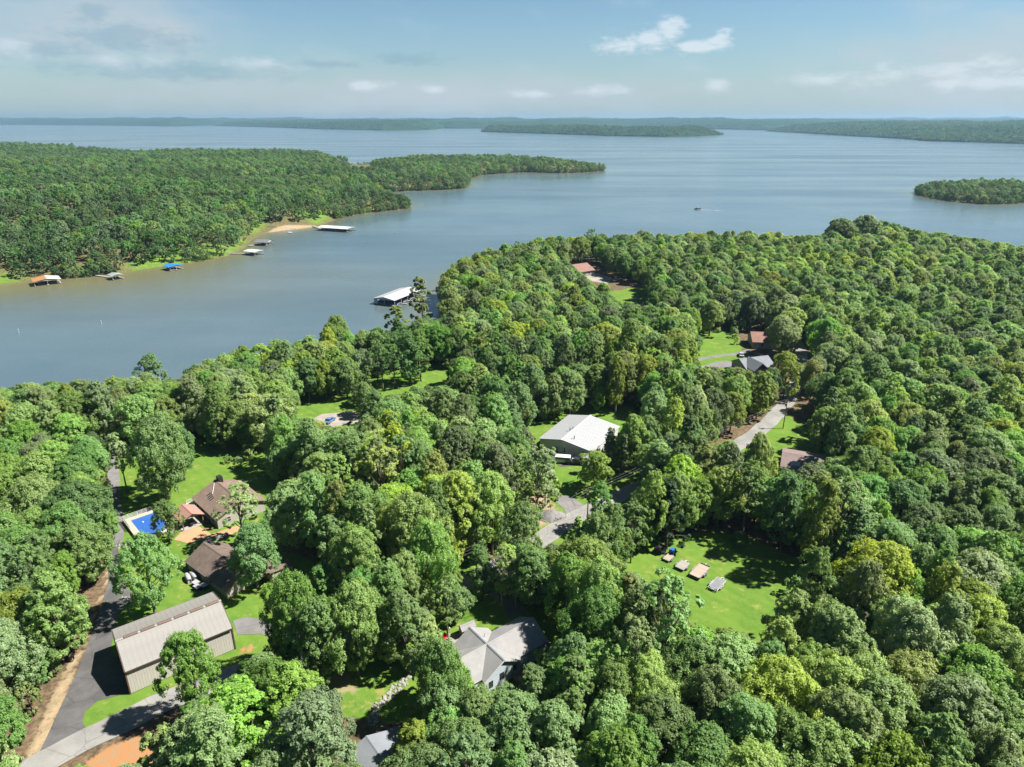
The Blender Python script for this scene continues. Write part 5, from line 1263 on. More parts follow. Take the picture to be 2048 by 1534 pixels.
# ------------------------------------------------------------------ other houses
def white_hall():
    # x runs along the ridge away from the viewer, y to the left slope
    r = thing('metal_hall', 'large white metal-roofed hall with pale walls among the trees', 'hall', (14.1, 175.7, GZ), (.508, .861))
    L, yl, yr, ze, zr = 20.0, 7.2, -9.6, 3.3, 4.7
    for side, y in ((1, yl), (-1, yr)):
        n = 10; w = L / n; z2 = zr - (zr - ze) * (abs(y) + .3) / abs(y)
        mb = MB(); y2 = y + .3 * side
        pts = [(.01, 0, zr), (w - .01, 0, zr), (w - .01, y2, z2), (.01, y2, z2)]
        mb.slab(pts, .06)
        for k in (0, .33, .66): mb.slab([(w * k + .02, 0, zr + .05), (w * k + .1, 0, zr + .05), (w * k + .1, y2, z2 + .05), (w * k + .02, y2, z2 + .05)], .05)
        s0 = mb.build('roof_panel', 'white_metal', r)
        for i in range(1, n): share(s0, 'roof_panel', r, (i * w, 0, 0))
    MB().prism_x([(-.3, zr + .03), (0, zr + .15), (.3, zr + .03)], -.15, L + .15).build('ridge_cap', 'white_paint', r)
    for x in (.3, L - .4): MB().prism_x([(yr + .15, 0), (yl - .15, 0), (yl - .15, ze - .1), (0, zr - .12), (yr + .15, ze - .1)], x, x + .1).build('gable_wall', 'white_paint', r)
    for y in (yl - .15, yr + .15): MB().box(.4, L - .4, y - .05, y + .05, 0, ze - .12).build('wall', 'white_paint', r)
    window(r, (.3, -.9, .9), 'x', .5, 1.4, 'white_paint', -1); door(r, (.3, 1.6, 0), 'x', .95, 2.1, 'steel_grey', -1)
    g = MB()
    for k in range(4): g.box(.2, .28, -8.6, -4.2, .05 + k * .7, .72 + k * .7)
    g.build('garage_door', 'white_paint', r)
    for x, y, h in ((7.0, .7, .9), (8.6, .5, .6), (3.0, -2.6, .7)): MB().tube([(x, y, zr - .5), (x, y, zr + h - .1), (x, y, zr + h)], [.14, .14, .22], 8).build('roof_vent', 'steel_grey', r)
    a = MB().box(-2.2, .25, -9.3, -7.4, 0, 2.1); a.build('annex_wall', 'white_paint', r); MB().slab([(-2.4, -9.5, 2.15), (-2.4, -7.2, 2.15), (.28, -7.2, 2.6), (.28, -9.5, 2.6)], .1).build('annex_roof', 'white_metal', r)
white_hall()
def small_house(name, label, u0, v0, d, L, D, ze, zr, roof, wall, over=.4, wins=3, chimney=None, ridge=.5):
    c = pix(u0, v0) if v0 > 300 else Vector((u0, v0, GZ)); r = thing(name, label, 'house', (c.x, c.y, GZ), d)
    gable_walls(r, 0, L, 0, D, 0, ze, zr - .1, wall, ridge); gable_roof(r, 0, L, 0, D, ze, zr, roof, over, ridge=ridge)
    for i in range(wins):
        x = L * (i + 1) / (wins + 1); window(r, (x, 0, 1.0), 'y', 1.1, 1.2, out=-1)
    door(r, (L * .12, 0, 0), 'y', .95, 2.1, out=-1); window(r, (0, D * .5, 1), 'x', 1.1, 1.2, out=-1)
    if chimney: x, y = chimney; MB().box(x - .45, x + .45, y - .45, y + .45, 0, zr + 1.0).build('chimney', 'stone_pale', r); MB().box(x - .55, x + .55, y - .55, y + .55, zr + 1.0, zr + 1.15).build('chimney_cap', 'stone_grey', r)
    return r
rr = small_house('house', 'mauve brown low-roofed house with pale stone chimney beside the road', 72.6, 163.0, (.92, -.4), 10.5, 12.0, 2.8, 4.4, 'shingle_mauve', 'cream_siding', .5, 3, (10.9, 8.6))
MB().slab([(2.0, 1.2, 3.3), (4.4, 1.2, 3.3), (4.4, 2.8, 3.75), (2.0, 2.8, 3.75)], .1).build('roof_tarp', 'grey_cover', rr)
MB().box(10.9, 13.5, 5.0, 8.0, .5, .62).build('deck', 'weathered_wood', rr); rail(rr, [(13.4, 5.1, .62), (13.4, 7.9, .62)], .9, 'weathered_wood')
hg = small_house('house', 'light slate-roofed house with steep front gable behind the far lawn', 1492, 752, (.95, .3), 12, 9.5, 3.0, 5.4, 'shingle_slate', 'steel_grey', .5)
for s in (-1, 1):
    MB().slab([(3.6, -4.0, 6.0), (3.6, 4.8, 6.0), (3.6 + 3.4 * s, 2.0, 3.2), (3.6 + 3.4 * s, -4.0, 3.2)] if s > 0 else [(3.6 - 3.4, -4.0, 3.2), (3.6 - 3.4, 2.0, 3.2), (3.6, 4.8, 6.0), (3.6, -4.0, 6.0)], .15).build('gable_slope', 'shingle_slate', hg)
MB().prism_y([(.7, 0), (6.5, 0), (6.5, 3.3), (3.6, 5.8), (.7, 3.3)], -3.6, -3.45).build('front_gable', 'glass_dark', hg)
for x in (.8, 6.3): MB().box(x - .06, x + .06, -3.44, 0, 0, 3.2).build('wall', 'steel_grey', hg)
small_house('house', 'reddish brown-roofed house half hidden beyond the slate-roofed one', 1505, 697, (.98, -.12), 15, 11, 3.2, 5.8, 'shingle_red', 'cream_siding', .5)
hr = small_house('house', 'red-roofed house at the far end of the woods near the lake', 1150, 556, (.83, .55), 15, 16, 3.4, 6.4, 'shingle_red', 'cream_siding', .6)
MB().box(3, 4, 8.6, 9.6, 6.0, 7.4).build('chimney', 'black_paint', hr)
ap = pix(735, 1475, GZ + 4.6)
lr = small_house('house', 'slate grey roof cut off by the bottom edge of the picture', ap.x - .785 * 5.0, ap.y - .62 * 5.0, (.62, -.785), 11, 10.0, 2.8, 4.6, 'shingle_slate', 'pale_blue_siding', .4)
sc_ = small_house('cabin', 'weathered grey cabin buried in the woods right of the trailer field', 1648, 1108, (.5, -.86), 6, 5, 2.4, 4.0, 'weathered_wood', 'weathered_wood', .3, 1)
small_house('cabin', 'little pale cabin on the far bright lawn below the red-roofed house', 1290, 622, (.9, .3), 6, 5, 2.6, 3.8, 'shingle_mauve', 'cream_siding', .3, 1)

# ------------------------------------------------------------------ vehicles and trailers
def wheel(parent, x, y, rad, w=.22, name='wheel'):
    o = MB().tube([(x, y - w / 2, rad), (x, y + w / 2, rad)], rad, 12).build(name, 'tyre', parent)
    MB().tube([(x, y - w / 2 - .02, rad), (x, y + w / 2 + .02, rad)], rad * .55, 10).build('rim', 'steel_grey', o)
def car(label, loc, d, paint, kind='car', group=None):
    r = thing('parked_' + kind, label, kind if kind != 'pickup' else 'pickup truck', loc, d, group)
    if kind == 'car':
        MB().prism_y([(-2.2, .3), (2.2, .3), (2.25, .75), (1.1, .9), (-1.9, .95), (-2.25, .8)], -.88, .88).build('body', paint, r)
        MB().prism_y([(-1.7, .93), (1.15, .9), (.45, 1.42), (-1.1, 1.45)], -.76, .76).build('cabin', 'glass_dark', r)
        MB().prism_y([(-1.12, 1.43), (.47, 1.4), (.3, 1.47), (-1.0, 1.5)], -.74, .74).build('roof', paint, r)
        L = 1.35
    elif kind == 'pickup':
        MB().prism_y([(-2.8, .45), (2.8, .45), (2.85, 1.05), (1.4, 1.15), (-.6, 1.15), (-.6, .75), (-2.7, .75), (-2.7, 1.1), (-2.8, 1.1)], -.95, .95).build('body', paint, r)
        for s in (-1, 1): MB().box(-2.7, -.6, s * .95 - .06, s * .95 + .06, .75, 1.15).build('bed_side', paint, r)
        MB().prism_y([(-.55, 1.13), (1.5, 1.13), (.85, 1.75), (-.4, 1.78)], -.82, .82).build('cabin', 'glass_dark', r); MB().prism_y([(-.42, 1.76), (.87, 1.73), (.7, 1.83), (-.35, 1.85)], -.8, .8).build('roof', paint, r)
        L = 1.8
    else:
        MB().prism_y([(-2.6, .4), (2.6, .4), (2.65, 1.0), (2.2, 1.15), (1.75, 2.0), (-2.55, 2.05), (-2.65, 1.2)], -.95, .95).build('body', paint, r)
        MB().prism_y([(2.12, 1.2), (1.78, 1.9), (1.86, 1.9), (2.26, 1.2)], -.85, .85).build('windscreen', 'glass_dark', r)
        for s in (-1, 1): MB().box(-2.2, 1.5, s * .955 - .01, s * .955 + .01, 1.3, 1.8).build('side_window', 'glass_dark', r)
        L = 1.7
    for x in (-L, L):
        for y in (-.8, .8): wheel(r, x, y, .36)
    for y in (-.65, .65): MB().box(2.22 if kind == 'car' else (2.82 if kind == 'pickup' else 2.62), 2.27 if kind == 'car' else (2.88 if kind == 'pickup' else 2.68), y - .18, y + .18, .62, .8).build('headlight', 'white_paint', r)
    return r
def at(u, v, dz=0.06): p = pix(u, v); return (p.x, p.y, GZ + dz)
car('white van parked on the apron before the white hall', at(1128, 925, .06), (1, -.15), 'car_white', 'van'); car('black pickup with a white cab roof beside the white van', at(1150, 928, .06), (.99, -.1), 'black_paint', 'pickup')
car('small blue car on the tan parking pad by the lake lawn', at(660, 844), (.3, .95), 'car_blue'); car('silver car parked left of the slate-roofed house', at(1482, 712), (.2, .98), 'car_silver')
car('dark car beside the red-roofed house', at(1206, 543), (.9, .3), 'black_paint'); car('white car on the pale parking pad near the red-roofed house', at(1232, 562), (.7, .7), 'car_white'); car('red car half hidden behind the tree beside the road', at(603, 1255), (.8, .4), 'red_paint'); car('white car under the trees at the road end beyond the cedar', at(1436, 926), (.95, .3), 'car_white')
def trailer(label, loc, d, L, Wd, h, plank, n, sides=0.0, frame='steel_grey', taper=False, ramp=False, axles=1):
    r = thing('trailer', label, 'trailer', loc, d, 'trailers parked in the grass field')
    w = Wd / n
    if not taper:
        src = MB().box(-L / 2, L / 2, .012, w - .012, h, h + .05).build('plank', plank, r); src.location = (0, -Wd / 2, 0)
        for i in range(1, n): share(src, 'plank', r, (0, -Wd / 2 + i * w, 0))
    else:
        for i in range(n):
            y0 = -Wd / 2 + i * w; k = abs(y0 + w / 2) / (Wd / 2); MB().box(-L / 2 + .55 * k ** 2, L / 2, y0 + .012, y0 + w - .012, h, h + .05).build('plank', plank, r)
    MB().box(-L / 2 - .04, L / 2 + .04, -Wd / 2 - .06, -Wd / 2, h - .16, h + .06).box(-L / 2 - .04, L / 2 + .04, Wd / 2, Wd / 2 + .06, h - .16, h + .06).box(-L / 2 - .08, -L / 2 - .02, -Wd / 2, Wd / 2, h - .16, h + .04).box(L / 2 + .02, L / 2 + .08, -Wd / 2, Wd / 2, h - .16, h + .04).build('frame', frame, r)
    if sides:
        for y in (-Wd / 2 - .05, Wd / 2 + .01): MB().box(-L / 2, L / 2, y, y + .05, h + .06, h + sides).build('side_board', frame if frame != 'steel_grey' else plank, r)
        MB().box(L / 2 - .05, L / 2, -Wd / 2, Wd / 2, h + .06, h + sides).build('headboard', frame if frame != 'steel_grey' else plank, r)
    MB().tube([(L / 2, -.45, h - .1), (L / 2 + 1.1, 0, h - .12)], .06, 5).tube([(L / 2, .45, h - .1), (L / 2 + 1.1, 0, h - .12)], .06, 5).build('drawbar', frame, r)
    MB().tube([(L / 2 + .95, 0, 0), (L / 2 + .95, 0, h)], .05, 5).build('jack', frame, r)
    for k in range(axles):
        x = -.25 + (k - (axles - 1) / 2) * .8
        for s in (-1, 1):
            wheel(r, x, s * (Wd / 2 + .2), .34); MB().prism_y([(x - .45, h - .05), (x - .3, h + .12), (x + .3, h + .12), (x + .45, h - .05), (x + .4, h - .08), (x - .4, h - .08)], s * (Wd / 2 + .2) - .14, s * (Wd / 2 + .2) + .14).build('fender', frame, r)
    if ramp: MB().slab([(-L / 2, -Wd / 2, h), (-L / 2, Wd / 2, h), (-L / 2 - .25, Wd / 2, h + 1.0), (-L / 2 - .25, -Wd / 2, h + 1.0)], .06).build('tail_ramp', frame, r)
    return r
TD = (.66, .75)
def field(u, v): p = pix(u, v, GZ + .6); return (p.x, p.y, GZ)
trailer('black box trailer with raised tailgate at the top of the trailer field', field(1322, 1098), TD, 2.6, 1.8, .55, 'black_paint', 6, .5, 'black_paint', ramp=True)
trailer('short tan-bedded trailer carrying a blue wrapped load', field(1337, 1114), TD, 2.3, 1.5, .5, 'plank_tan', 6)
b = thing('blue_load', 'blue tarpaulin bundle on the short tan trailer', 'tarp bundle', field(1344, 1104), TD)
mb = MB(); ringz = [(.5, .95), (.75, 1.0), (1.25, .98), (1.45, .8)]
for z, k in ringz:
    for i in range(16):
        a_ = 2 * math.pi * i / 16 + .2; c_, s_ = math.cos(a_), math.sin(a_); mb.V.append((.62 * k * math.copysign(abs(c_) ** .45, c_) + random.uniform(-.03, .03), .5 * k * math.copysign(abs(s_) ** .45, s_) + random.uniform(-.03, .03), z + random.uniform(-.03, .03)))
for r_ in range(3):
    for i in range(16): mb.F.append((r_ * 16 + i, r_ * 16 + (i + 1) % 16, (r_ + 1) * 16 + (i + 1) % 16, (r_ + 1) * 16 + i))
mb.F.append(tuple(range(48, 64))); mb.build('tarp', 'tarp_blue', b); MB().box(-.66, .66, -.54, .54, .78, .84).build('strap', 'black_paint', b)
trailer('flat grey-boarded trailer in the middle of the row of five', field(1365, 1130), TD, 2.9, 2.0, .6, 'weathered_wood', 8)
trailer('largest trailer, long tan plank bed with low side boards', field(1400, 1142), TD, 4.9, 2.3, .7, 'plank_tan', 9, .28, axles=2)
trailer('silver tapered trailer nearest the viewer in the field row', field(1434, 1167), TD, 4.3, 1.9, .5, 'steel_grey', 7, 0, 'boat_hull', True, axles=2)

# ------------------------------------------------------------------ poles and wires
POLES = [(1174, 1051, 9.8, 'wooden utility pole at the light grey road junction'), (1566, 857, 9.8, 'wooden utility pole beside the road at the far right bend'), (905, 1192, 9.6, 'wooden utility pole hidden in the trees behind the pale blue house'), (1372, 948, 9.8, 'wooden utility pole in the trees halfway along the road')]
tops = []
for u, v, h, lab in POLES:
    p = pix(u, v); r = thing('utility_pole', lab, 'utility pole', (p.x, p.y, GZ), (-.5, .86), 'utility poles along the road')
    MB().tube([(0, 0, -.3), (0, 0, h)], [.17, .11], 8).build('post', 'wood_brown', r); MB().box(-1.0, 1.0, -.07, .07, h - .7, h - .55).build('crossarm', 'wood_brown', r)
    for x in (-.9, 0, .9): MB().tube([(x, 0, h - .55), (x, 0, h - .36)], .05, 6).build('insulator', 'stone_pale', r)
    MB().tube([(.3, 0, h - 2.3), (.3, 0, h - 1.4)], .24, 8).build('transformer', 'steel_grey', r)
    tops.append((p, h))
def wire(a, b, label, sag=.7):
    pts = []
    for i in range(13):
        t = i / 12; q = Vector(a).lerp(Vector(b), t); q.z -= sag * 4 * t * (1 - t); pts.append(q)
    tag(MB().tube(pts, .016, 4).build('power_line', 'wire_dark'), label, 'power line', 'overhead lines along the road')
def arm(k, x): p, h = tops[k]; d = Vector((-.5, .86, 0)).normalized(); return (p.x + d.x * x, p.y + d.y * x, GZ + h - .36)
for x, nm in ((-.9, 'near'), (0, 'middle'), (.9, 'far')):
    wire(arm(1, x), arm(3, x), '%s overhead line from the far bend pole to the halfway pole' % nm); wire(arm(3, x), arm(0, x), '%s overhead line from the halfway pole to the junction pole' % nm); wire(arm(0, x), arm(2, x), '%s overhead line from the junction pole into the left trees' % nm)
wire(arm(0, 0), (14.5, 175, GZ + 4.2), 'service line from the junction pole up to the white hall')
for u, v, h, lab in [(1163, 546, 12, 'thin pale mast standing behind the red-roofed house'), (322, 1010, 5, 'slim garden lamp post on the lawn above the pool')]:
    p = pix(u, v); r = thing('mast', lab, 'mast', (p.x, p.y, GZ)); MB().tube([(0, 0, 0), (0, 0, h)], [.1, .06], 6).build('post', 'weathered_wood', r); MB().tube([(0, 0, h), (0, 0, h + .35)], [.16, .1], 6).build('head', 'stone_pale', r)

# ------------------------------------------------------------------ docks and boats
def lake_at(u, v): p = pix(u, v, 0.0); return (p.x, p.y)
def deck_boards(parent, x0, x1, y0, y1, mat='weathered_wood', name='walkway'):
    o = MB().box(x0, x1, y0, y1, .32, .42).build(name, mat, parent)
    MB().box(x0 + .1, x1 - .1, y0 + .1, y1 - .1, -.25, .32).build('float', 'float_dark', o)
    return o
def dock(label, xy, d, L, Wd, roofm, zr=1.1, ze=2.7, slips=2, roof2=None, name='boat_dock', gang=None, open_end=1):
    """x out into the lake, y across; fingers run out between the slips"""
    r = thing(name, label, 'boat dock', (xy[0], xy[1], 0), d, 'floating boat docks')
    deck_boards(r, 0, 1.4, -Wd / 2, Wd / 2)
    for i in range(slips + 1):
        y = -Wd / 2 + i * Wd / slips; deck_boards(r, 1.4, L + open_end, max(-Wd / 2, y - .6), min(Wd / 2, y + .6), name='finger')
        for x in (.6, L * .5, L - .3): MB().box(x - .06, x + .06, y - .06 + (.2 if i == 0 else (-.2 if i == slips else 0)), y + .06 + (.2 if i == 0 else (-.2 if i == slips else 0)), .42, ze + .05).build('post', 'white_paint', r)
    for i, s in enumerate((-1, 1)):
        y = s * (Wd / 2 + .4)
        MB().slab([(-.4, 0, ze + zr), (L + .3, 0, ze + zr), (L + .3, y, ze), (-.4, y, ze)] if s > 0 else [(-.4, y, ze), (L + .3, y, ze), (L + .3, 0, ze + zr), (-.4, 0, ze + zr)], .1).build('roof_slope', (roof2 or roofm) if s > 0 else roofm, r)
    for x in (0, L - .1): MB().prism_x([(-Wd / 2, ze), (Wd / 2, ze), (0, ze + zr - .12)], x, x + .06).build('gable_panel', 'boat_hull', r)
    if gang:
        gx, gy = gang; a = math.atan2(d[1], d[0]); dx, dy = gx - xy[0], gy - xy[1]; lx = dx * math.cos(a) + dy * math.sin(a); ly = -dx * math.sin(a) + dy * math.cos(a)
        A = Vector((lx, ly, .75)); B = Vector((0, 0, .4)); n = (B - A).cross(Vector((0, 0, 1))).normalized() * 1.0
        MB().slab([A - n, B - n, B + n, A + n], .12).build('gangway', 'weathered_wood', r)
        m = MB()
        for s in (-1, 1): m.tube([A + n * s + Vector((0, 0, .9)), B + n * s + Vector((0, 0, .9))], .03, 4)
        m.build('handrail', 'boat_hull', r)
    return r
def pontoon(label, xy, d, canvas='navy_canvas', s=1.0):
    r = thing('pontoon_boat', label, 'boat', (xy[0], xy[1], .05), d, 'moored boats')
    for y in (-.95, .95): MB().tube([(-3 * s, y, .15), (2.5 * s, y, .15), (3.2 * s, y, .4)], [.3, .3, .06], 8).build('pontoon', 'boat_hull', r)
    MB().box(-2.9 * s, 2.8 * s, -1.2, 1.2, .42, .55).build('deck', 'boat_hull', r)
    MB().box(-2.8 * s, 2.6 * s, -1.2, -1.12, .55, 1.15).box(-2.8 * s, 2.6 * s, 1.12, 1.2, .55, 1.15).box(2.55 * s, 2.6 * s, -1.12, 1.12, .55, 1.15).build('railing', 'navy_canvas', r)
    MB().slab([(-1.6 * s, -1.15, 2.2), (1.0 * s, -1.15, 2.2), (1.0 * s, 1.15, 2.2), (-1.6 * s, 1.15, 2.2)], .06).build('sunshade', canvas, r)
    m = MB()
    for x in (-1.5 * s, .9 * s):
        for y in (-1.1, 1.1): m.tube([(x, y, 1.15), (x, y, 2.16)], .03, 4)
    m.build('shade_frame', 'boat_hull', r); MB().box(-3.3 * s, -2.9 * s, -.2, .2, .1, 1.2).build('outboard', 'black_paint', r)
def nrm(a, b): v = Vector((b[0] - a[0], b[1] - a[1])); v.normalize(); return (v.x, v.y)
# two-coloured double dock at the left
c = lake_at(92, 564); dd = (.62, -.78)
dock('double boat dock with half orange half white roof near the left edge', c, dd, 11.5, 14.0, 'white_roof', 1.2, 3.0, 2, 'white_roof', gang=lake_at(60, 556))
o = [x for x in bpy.data.objects if x.name.startswith('boat_dock')][-1]
kids = [k for k in o.children if k.name.startswith('roof_slope')]; kids[0].data.materials[0] = MATS['orange_roof']
def loc(c, d, x, y): L = math.hypot(*d); return (c[0] + (d[0] * x - d[1] * y) / L, c[1] + (d[1] * x + d[0] * y) / L)
pontoon('pontoon boat under the orange half of the double dock', loc(c, dd, 6.5, -3.5), dd); pontoon('pontoon boat under the white half of the double dock', loc(c, dd, 6.5, 3.5), dd, 'boat_hull')
c = lake_at(228, 556); dock('small dock with pale green roof at the end of a long gangway', c, (.75, -.66), 7.5, 6.5, 'green_roof', .8, 2.8, 1, gang=lake_at(143, 546)); pontoon('pontoon boat in the pale green-roofed dock', loc(c, (.75, -.66), 3.6, 0), (.75, -.66), 'boat_hull', .8)
c = lake_at(340, 537); dock('boat dock with bright blue roof off the green bank', c, (.8, -.6), 9.0, 9.0, 'blue_roof', .8, 2.8, 2, gang=lake_at(335, 531)); pontoon('dark canvas boat in the blue-roofed dock', loc(c, (.8, -.6), 5.2, -2.2), (.8, -.6))
c = lake_at(497, 508); dock('white-roofed dock on a straight gangway beside the sandy bank', c, (.9, -.42), 11, 8.5, 'white_roof', .5, 3.0, 1, gang=lake_at(453, 508)); pontoon('dark boat under the plain white-roofed dock', loc(c, (.9, -.42), 6, -1), (.9, -.42))
c = lake_at(516, 489); dock('dark hip-roofed dock house close to the sandy bank', c, (.97, -.2), 11, 10, 'dark_roof', 1.6, 2.8, 2, gang=lake_at(498, 494)); pontoon('pale boat moored in the dark-roofed dock house', loc(c, (.97, -.2), 7, -3), (.97, -.2), 'white_roof')
c = lake_at(644, 459); dock('long white twin-roofed marina dock off the swimming beach', c, (.93, -.36), 32, 13, 'white_roof', .7, 3.0, 2, gang=lake_at(626, 453))
for k in range(4): pontoon(['first', 'second', 'third', 'outermost'][k] + ' boat along the near side of the long white marina dock', loc(c, (.93, -.36), 5 + 7.5 * k, -3.3), (.93, -.36), 'navy_canvas' if k % 2 else 'boat_hull')
# big near dock, partly behind the trees
c = lake_at(768, 611); dn = (.42, .907); 
r = thing('boat_dock', 'big gabled boat dock with pale metal roof behind the near trees', 'boat dock', (c[0], c[1], 0), dn, 'floating boat docks')
Lb, Wb = 27.0, 13.5
for s in (-1, 1):
    y = s * (Wb / 2 + .4); w = Lb / 9
    mb = MB(); mb.slab([(.01, 0, 4.7), (w - .01, 0, 4.7), (w - .01, y, 3.4), (.01, y, 3.4)], .08); mb.slab([(.02, 0, 4.76), (.14, 0, 4.76), (.14, y, 3.46), (.02, y, 3.46)], .06)
    s0 = mb.build('roof_panel', 'green_roof' if False else 'white_metal', r)
    for i in range(1, 9): share(s0, 'roof_panel', r, (i * w, 0, 0))
MB().prism_x([(-.35, 4.72), (0, 4.84), (.35, 4.72)], -.1, Lb + .1).build('ridge_cap', 'white_paint', r)
deck_boards(r, .2, Lb, -.9, .9)
for k in range(5):
    x = .2 + k * 6.5
    deck_boards(r, x, x + 1.1, .9, Wb / 2, name='finger'); deck_boards(r, x, x + 1.1, -Wb / 2 - 3.5, -.9, name='finger')
    for y in (-Wb / 2 + .1, 0, Wb / 2 - .1): MB().box(x + .4, x + .56, y - .08, y + .08, .42, 3.5 if y else 4.6).build('post', 'white_paint', r)
MB().prism_x([(-Wb / 2, 3.2), (Wb / 2, 3.2), (0, 4.6)], .3, .38).build('gable_panel', 'boat_hull', r)
MB().box(.25, .33, Wb / 2 - 2.4, Wb / 2, .45, 3.2).build('storage_locker', 'boat_hull', r)
for k in range(4):
    pontoon(['nearest', 'second nearest', 'third nearest', 'farthest'][k] + ' boat on the lake side of the big gabled dock', loc(c, dn, 4 + 6.5 * k, 4.0), (-dn[1], dn[0]), 'navy_canvas' if k % 2 == 0 else 'boat_hull', .9)
    pontoon(['nearest', 'second nearest', 'third nearest', 'farthest'][k] + ' boat on the shore side of the big gabled dock', loc(c, dn, 4 + 6.5 * k, -4.2), (dn[1], -dn[0]), 'boat_hull' if k % 2 == 0 else 'navy_canvas', .9)
p = thing('boat_lift_crane', 'rust-coloured jib standing behind the ridge of the big dock', 'crane', (loc(c, dn, Lb + 1.2, .5) + (0.4,)), dn); MB().tube([(0, 0, 0), (0, 0, 5.4)], .12, 6).build('mast', 'wood_brown', p); MB().tube([(0, 0, 5.3), (-.6, 2.6, 7.0)], .09, 5).build('jib', 'pink_metal', p); MB().tube([(0, 0, 4.2), (-.4, 1.7, 6.4)], .05, 4).build('brace', 'pink_metal', p)
# swim platform, chairs on the beach, buoys and boats under way
c = lake_at(580, 465.5); r = thing('swim_platform', 'small white swim platform floating off the beach', 'platform', (c[0], c[1], 0), (.95, -.3)); MB().box(-2.2, 2.2, -1.4, 1.4, .3, .45).build('deck', 'white_paint', r); MB().box(-2, 2, -1.2, 1.2, -.2, .3).build('float', 'float_dark', r); MB().tube([(2.2, -.3, -.3), (2.3, -.3, 1.1)], .04, 4).tube([(2.2, .3, -.3), (2.3, .3, 1.1)], .04, 4).build('ladder', 'steel_grey', r)
fz = lambda x, y: float(far_h(np.array([x]), np.array([y]))[0])
for k in range(12):
    u = 536 + k * 3.2 if k < 6 else 573 + (k - 6) * 3.4; q = pix(u, (458.5 if k < 6 else 456.0) - .25 * (k % 6), 1.2); z = max(.3, fz(q.x, q.y))
    r = thing('beach_chair', ('%s blue lounge chair in the left row on the sandy beach' if k < 6 else '%s pale lounge chair in the right row on the sandy beach') % ['first', 'second', 'third', 'fourth', 'fifth', 'last'][k % 6], 'chair', (q.x, q.y, z), (.4, -.92), 'lounge chairs on the beach')
    m_ = 'navy_canvas' if k < 6 else 'boat_hull'; MB().box(-.9, .5, -.32, .32, .3, .4).build('seat', m_, r); MB().slab([(-.9, -.32, .4), (-.9, .32, .4), (-1.4, .32, 1.0), (-1.4, -.32, 1.0)], .06).build('backrest', m_, r)
    for x in (-.8, .4):
        for y in (-.28, .28): MB().box(x - .03, x + .03, y - .03, y + .03, 0, .3).build('leg', 'white_paint', r)
def buoy(u, v, label, h, mat='white_paint', rad=.12):
    c = lake_at(u, v); r = thing('buoy', label, 'buoy', (c[0], c[1], 0), (1, 0), 'buoys on the cove')
    MB().tube([(0, 0, -.5), (0, 0, h), (0, 0, h + .12)], [rad, rad, rad * .5], 8).build('spar', mat, r); MB().tube([(0, 0, h * .55), (0, 0, h * .7)], rad * 1.06, 8).build('band', 'orange_roof', r)
buoy(38, 666, 'white spar buoy nearest the left edge of the cove', 2.0, rad=.13); buoy(203, 648, 'white spar buoy in the middle of the cove', 1.8, rad=.13); buoy(733, 486, 'small pinkish buoy off the marina dock', .7, 'pink_metal', .45); buoy(790, 467, 'pinkish buoy farther out beyond the marina dock', .7, 'pink_metal', .45)
plain('foam', (0.36, 0.4, 0.42), 0.7, 0.2, 0.3)
def boat_underway(u, v, d, label, s=1.0):
    c = lake_at(u, v); r = thing('motorboat', label, 'boat', (c[0], c[1], 0), d)
    V = []; F = []; st = [(-2.8, .95, .7), (-1.0, 1.05, .72), (1.2, .95, .8), (2.4, .5, .92), (3.1, .03, 1.0)]
    for x, w, z in st: V += [(x * s, -w * s, z * s), (x * s, -w * .7 * s, .05), (x * s, 0, -.15), (x * s, w * .7 * s, .05), (x * s, w * s, z * s)]
    for i in range(4):
        for k in range(4): F.append((i * 5 + k, i * 5 + k + 1, i * 5 + k + 6, i * 5 + k + 5))
        F.append((i * 5 + 4, i * 5, i * 5 + 5, i * 5 + 9))
    F.append((0, 1, 2, 3, 4)); me = bpy.data.meshes.new('hull'); me.from_pydata(V, [], F); obj('hull', me, 'black_paint', r)
    MB().prism_y([(.3 * s, .75 * s), (1.0 * s, .8 * s), (.5 * s, 1.4 * s)], -.7 * s, .7 * s).build('windscreen', 'glass_dark', r); MB().box(-1.2 * s, -.4 * s, -.7 * s, .7 * s, .7 * s, 1.15 * s).build('seat', 'white_paint', r); MB().box(-3.2 * s, -2.7 * s, -.25 * s, .25 * s, .2, 1.2 * s).build('outboard', 'black_paint', r)
    return c
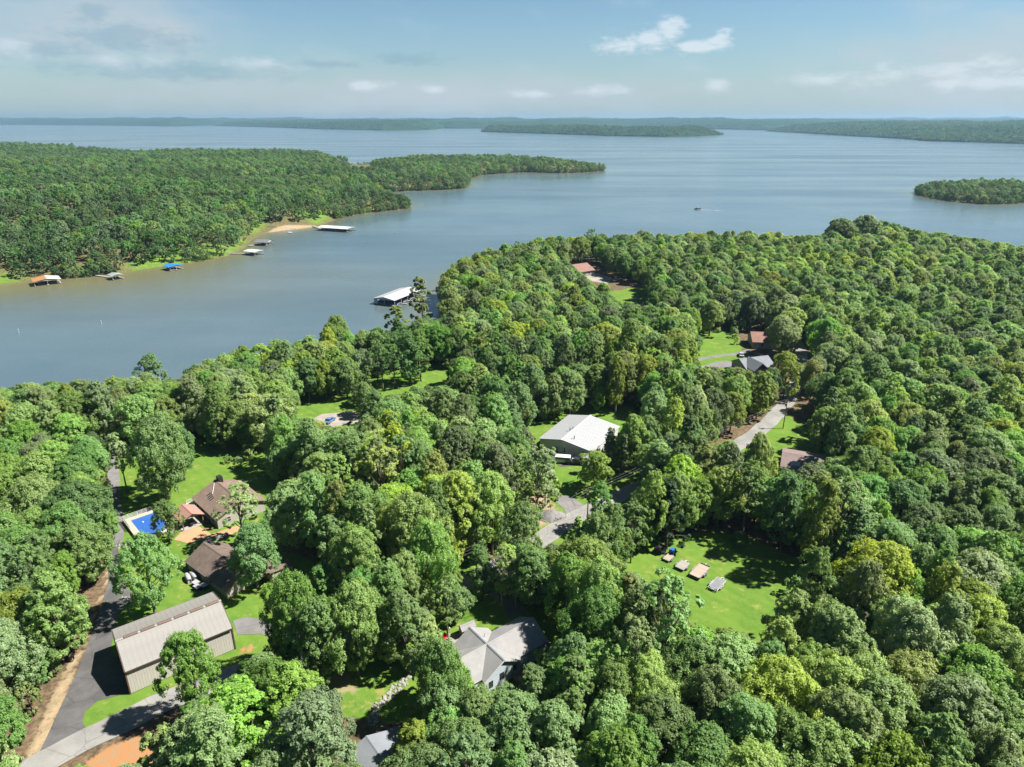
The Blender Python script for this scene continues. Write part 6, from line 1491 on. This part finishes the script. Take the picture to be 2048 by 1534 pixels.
cB = boat_underway(1395, 418.5, (-.98, -.2), 'dark motorboat crossing the open lake with a wake', 1.25)
def foam_line(pts, w, label, seed, n):
    """broken foam left on the water by a boat"""
    L = smooth_line(pts, 2.0); g = random.Random(seed); mb = MB()
    for i in range(n):
        t = g.random(); k = min(len(L) - 1, int(t * len(L))); x, y = L[k]; rx = g.uniform(.6, 2.2); ry = g.uniform(.15, .4); ox, oy = g.gauss(0, w), g.gauss(0, w)
        m = 7; a0 = len(mb.V); d = L[min(k + 1, len(L) - 1)] - L[max(k - 1, 0)]; d = d / (np.linalg.norm(d) + 1e-6)
        for q in range(m):
            a = 2 * math.pi * q / m; p, s = rx * math.cos(a) * g.uniform(.7, 1.2), ry * math.sin(a) * g.uniform(.7, 1.2); mb.V.append((x + ox + p * d[0] - s * d[1], y + oy + p * d[1] + s * d[0], .03 + .02 * g.random()))
        mb.F.append(tuple(range(a0, a0 + m)))
    tag(mb.build('wake_foam', 'foam'), label, 'wake', kind='stuff')
foam_line([lake_at(1397, 419), lake_at(1412, 420), lake_at(1440, 421)], .8, 'white foam trailing behind the dark motorboat', 3, 70)
foam_line([lake_at(262, 253.6), lake_at(300, 254.2), lake_at(336, 255)], 6, 'far white wake by the left shore', 8, 900)
plain('silt', (0.16, 0.14, 0.09), 0.9, 0.2, 0.2)

# ------------------------------------------------------------------ the air
def haze():
    mb = MB().box(-17500, 17500, -1500, 17500, -4.0, 165.0)
    o = mb.build('haze', None); tag(o, 'thin pale summer haze over the lake and hills', 'haze', kind='stuff')
    m = bpy.data.materials.new('haze'); m.use_nodes = True; t = NT(m.node_tree); t.n.clear()
    out = t.new('ShaderNodeOutputMaterial'); pv = t.new('ShaderNodeVolumePrincipled')
    pv.inputs['Color'].default_value = (0.23, 0.38, 0.53, 1); pv.inputs['Density'].default_value = HAZE; pv.inputs['Anisotropy'].default_value = 0.2
    t.l.new(pv.outputs[0], out.inputs['Volume'])
    o.data.materials.append(m)
HAZE = 0.000065
haze()
